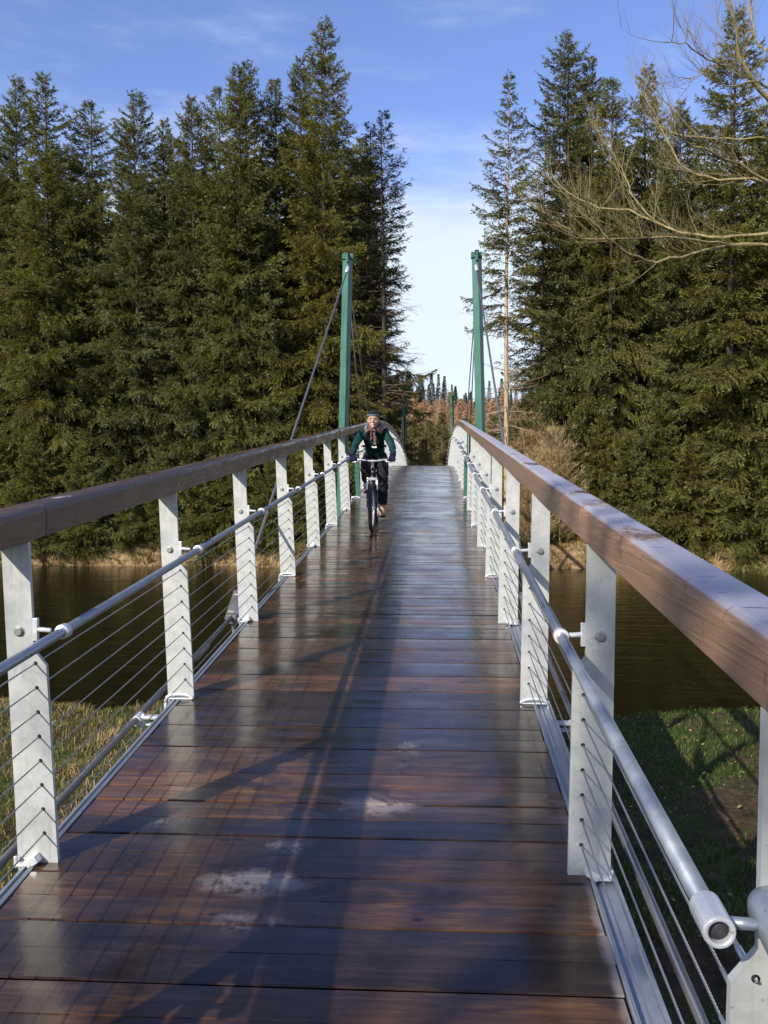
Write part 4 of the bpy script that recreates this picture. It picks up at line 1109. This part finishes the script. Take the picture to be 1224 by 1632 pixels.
for q, z in ((1, .17), (-1, -.17)):
    m = MB(); m.box(BB + Vector((q * .11, 0, z)), (.09, .085, .022)); m.build('pedal', M_SOLE, ck, bevel=.004)

# body
arms = []
pts = [(0, .22, .95, .14, .12), (0, .30, 1.08, .125, .10), (0, .42, 1.24, .14, .11), (0, .51, 1.32, .10, .08), (0, .56, 1.38, .055), (0, .61, 1.43, .052),
       (-.15, .50, 1.32, .06), (-.262, .66, 1.13, .045), (-.272, .84, 1.01, .030),
       (.15, .50, 1.32, .06), (.268, .66, 1.135, .045), (.272, .84, 1.01, .030),
       (.095, .26, .93, .085), (.11, .62, .88, .062), (.11, .40, .58, .042), (.115, .38, .52, .04),
       (-.095, .26, .92, .085), (-.115, .53, .62, .060), (-.11, .39, .25, .042), (-.115, .385, .19, .04)]
ed = [(0, 1), (1, 2), (2, 3), (3, 4), (4, 5), (3, 6), (6, 7), (7, 8), (3, 9), (9, 10), (10, 11), (0, 12), (12, 13), (13, 14), (14, 15), (0, 16), (16, 17), (17, 18), (18, 19)]
bodyskin = skin_mesh([(*p[:3], *(q * (.48 if i in (6, 9) else .66 if i not in (4, 5) else 1) for q in p[3:])) for i, p in enumerate(pts)], ed)
HC = Vector((.0, .660, 1.505))
hd = MB()
hd.ball(HC, (.074, .094, .108), nu=24, nv=18); hd.ball(HC + Vector((0, .030, -.055)), (.056, .058, .062), nu=20, nv=14)      # skull, jaw
hd.ball(HC + Vector((0, .078, -.098)), (.022, .018, .018)); hd.ball(HC + Vector((0, .100, -.020)), (.012, .022, .022)); hd.ball(HC + Vector((0, .112, -.032)), (.015, .014, .011))
for q in (-1, 1):
    hd.ball(HC + Vector((q * .040, .066, -.030)), (.024, .022, .020)); hd.ball(HC + Vector((q * .076, -.005, -.015)), (.010, .018, .028))
hd.tube([HC + Vector((-.05, .078, .022)), HC + Vector((0, .092, .026)), HC + Vector((.05, .078, .022))], .010, 8)
hd.tube([HC + Vector((0, -.01, -.06)), (0, .58, 1.43)], [.05, .055], 16)
body = fuse('body', [bodyskin, mbm(hd)], M_SKIN, rider, .0065, smooth=2)
for q in (-1, 1):
    m = MB(); m.ball(HC + Vector((q * .030, .083, .004)), (.011, .008, .006)); m.build('eye', M_EYE, rider)
    m = MB(); m.tube([HC + Vector((q * .014, .092, .022)), HC + Vector((q * .032, .092, .026)), HC + Vector((q * .048, .082, .019))], .0035, 6); m.build('eyebrow', M_EYE, rider)
m = MB(); m.tube([HC + Vector((-.027, .086, -.052)), HC + Vector((-.014, .095, -.060)), HC + Vector((0, .099, -.063)), HC + Vector((.014, .095, -.060)), HC + Vector((.027, .086, -.052))], [.002, .0042, .0048, .0042, .002], 8); m.build('mouth', M_TEETH, rider)
# hat
m = MB(); m.ball(HC + Vector((0, -.012, .040)), (.092, .108, .092), nu=24, nv=16)
def hatm(c): return 1 if c.z < HC.z + .076 - (c.y - HC.y) * .05 else 0
hm = mbm(m)
bm = bmesh.new(); bm.from_mesh(hm)
bmesh.ops.bisect_plane(bm, geom=bm.verts[:] + bm.edges[:] + bm.faces[:], plane_co=HC + Vector((0, 0, .036)), plane_no=Vector((0, -.18, 1)), clear_inner=True)
bmesh.ops.holes_fill(bm, edges=bm.edges[:]); bm.to_mesh(hm); bm.free()
fuse('hat', [hm], [M_HAT, M_BAND], rider, .0055, smooth=1, midf=hatm)
# jacket
pts = [(0, .23, .98, .155, .14), (0, .30, 1.09, .145, .120), (0, .42, 1.23, .160, .125), (0, .50, 1.33, .118, .095), (0, .545, 1.385, .075, .07),
       (-.155, .495, 1.322, .068), (-.215, .58, 1.22, .060), (-.262, .665, 1.13, .055), (-.268, .76, 1.07, .049), (-.270, .835, 1.015, .041),
       (.155, .495, 1.322, .068), (.22, .58, 1.22, .060), (.268, .665, 1.135, .055), (.270, .76, 1.07, .049), (.270, .835, 1.015, .041)]
ed = [(0, 1), (1, 2), (2, 3), (3, 4), (3, 5), (5, 6), (6, 7), (7, 8), (8, 9), (3, 10), (10, 11), (11, 12), (12, 13), (13, 14)]
jk = fuse('jacket', [skin_mesh(pts, ed)], M_JACKET, rider, .008, wob=.0075, seed=2)
m = MB(); m.tube([(-.09, .47, 1.37), (-.10, .55, 1.40), (-.065, .50, 1.46), (0, .47, 1.47), (.065, .50, 1.46), (.10, .55, 1.40), (.09, .47, 1.37)], [.03, .035, .03, .03, .03, .035, .03], 10)
fuse('hood', [mbm(m)], M_BAND, rider, .007)
m = MB(); m.tube([(-.165, .40, 1.13), (-.09, .445, 1.125), (0, .465, 1.12), (.09, .445, 1.125), (.165, .40, 1.13)], .012, 8, el=(1, 1.4)); bl = m.build('waist_strap', M_HAT, rider)
m = MB(); m.box((.0, .478, 1.12), (.075, .016, .026)); m.build('buckle', M_WHITE, bl, bevel=.003)
for q in (-1, 1):
    m = MB(); m.tube([(q * .10, .42, 1.41), (q * .105, .54, 1.36), (q * .105, .560, 1.25), (q * .12, .49, 1.15)], .012, 6, el=(1, 1.6)); m.build('shoulder_strap', M_HAT, rider)
# trousers
pts = [(0, .21, .95, .165, .145), (0, .27, 1.03, .15, .12),
       (.095, .27, .925, .108), (.105, .45, .90, .098), (.113, .60, .87, .085), (.113, .50, .72, .074), (.112, .42, .62, .070),
       (-.095, .27, .91, .108), (-.108, .40, .77, .098), (-.116, .50, .63, .086), (-.116, .45, .46, .078), (-.113, .40, .30, .074)]
ed = [(0, 1), (0, 2), (2, 3), (3, 4), (4, 5), (5, 6), (0, 7), (7, 8), (8, 9), (9, 10), (10, 11)]
fuse('trousers', [skin_mesh(pts, ed)], M_TROUS, rider, .009, wob=.006, seed=5)
# socks and boots
for q, az in ((1, .45), (-1, .095)):
    z0 = BB.z + (.17 if q > 0 else -.17) + .014
    m = MB(); x = q * .112
    m.tube([(x, .385, z0 + .21), (x, .385, z0 + .12), (x, .39, z0 + .07)], [.050, .048, .05], 14)
    m.tube([(x, .355, z0 + .05), (x, .42, z0 + .052), (x, .50, z0 + .040), (x, .565, z0 + .032)], [.044, .048, .046, .034], 14, el=(1, .85))
    m.ball((x, .57, z0 + .032), (.038, .035, .028))
    bt = fuse('boot', [mbm(m)], M_BOOT, rider, .006, smooth=2)
    m = MB(); m.tube([(x, .33, z0 + .008), (x, .40, z0 + .008), (x, .50, z0 + .008), (x, .60, z0 + .012)], [.036, .041, .046, .030], 12, el=(1, .35)); m.build('sole', M_SOLE, bt)
    m = MB()
    for k in range(4): m.tube([(x - .022, .43 + k * .018, z0 + .105 - k * .012), (x + .022, .43 + k * .018, z0 + .105 - k * .012)], .004, 5)
    m.build('laces', M_WHITE, bt)
# gloves: palm, four fingers curled round the grip, thumb under it
for q in (-1, 1):
    m = MB()
    m.tube([(q * .274, .80, 1.04), (q * .273, .84, 1.012)], [.046, .044], 14)
    m.ball((q * .264, .882, .998), (.046, .046, .021), M=Matrix.Rotation(-.35, 3, 'X'))
    meshes = [mbm(m)]
    for k, ln in enumerate((.88, 1.0, .97, .80)):
        gx = q * (.232 + .022 * k); c = Vector((gx, .91 - .0, .974)); rad = .030
        P_ = []
        for a in (115, 70, 25, -25, -75, -75 - 40 * ln):
            P_.append((gx, c.y + rad * math.cos(R(a)), c.z + rad * math.sin(R(a))))
        mm = MB(); mm.tube([(gx, .875, 1.0)] + P_, [.012, .0125, .0118, .0112, .0105, .0095, .008], 8)
        meshes.append(mbm(mm))
    mm = MB(); mm.tube([(q * .235, .868, .993), (q * .215, .884, .968), (q * .208, .908, .950), (q * .214, .926, .948)], [.014, .0125, .011, .009], 8); meshes.append(mbm(mm))
    gl = fuse('glove', meshes, M_NAVY, rider, .0045, smooth=1)
m = MB(); m.box((-.300, .80, 1.06), (.012, .02, .014)); m.build('watch', M_WHITE, rider, bevel=.003)
# scarf
m = MB(); P_ = []
for i in range(17):
    a = 2 * math.pi * i / 16; P_.append((.092 * math.sin(a), .590 + .080 * math.cos(a), 1.385 + .018 * math.sin(2 * a + 1)))
m.tube(P_, [.038 + .007 * math.sin(i * 2.3) for i in range(17)], 12)
P2 = [(x * 1.02, y + .006, z - .035 + .01 * math.sin(i)) for i, (x, y, z) in enumerate(P_)]
m.tube(P2, .028, 12)
sc_ = fuse('scarf', [mbm(m)], M_SCARF, rider, .006, wob=.003, smooth=1)
for dx_, L_ in ((-.016, .22), (.020, .17)):
    m = MB(); P_ = [(dx_ * .6, .668, 1.38), (dx_, .660, 1.32), (dx_ * 1.2, .625, 1.24), (dx_ * 1.1, .575, 1.38 - L_ * 1.0)]
    m.tube(P_, [.022, .026, .028, .026], 12, el=(1, .45)); fuse('scarf_end', [mbm(m)], M_SCARF, sc_, .006, wob=.003, smooth=1)
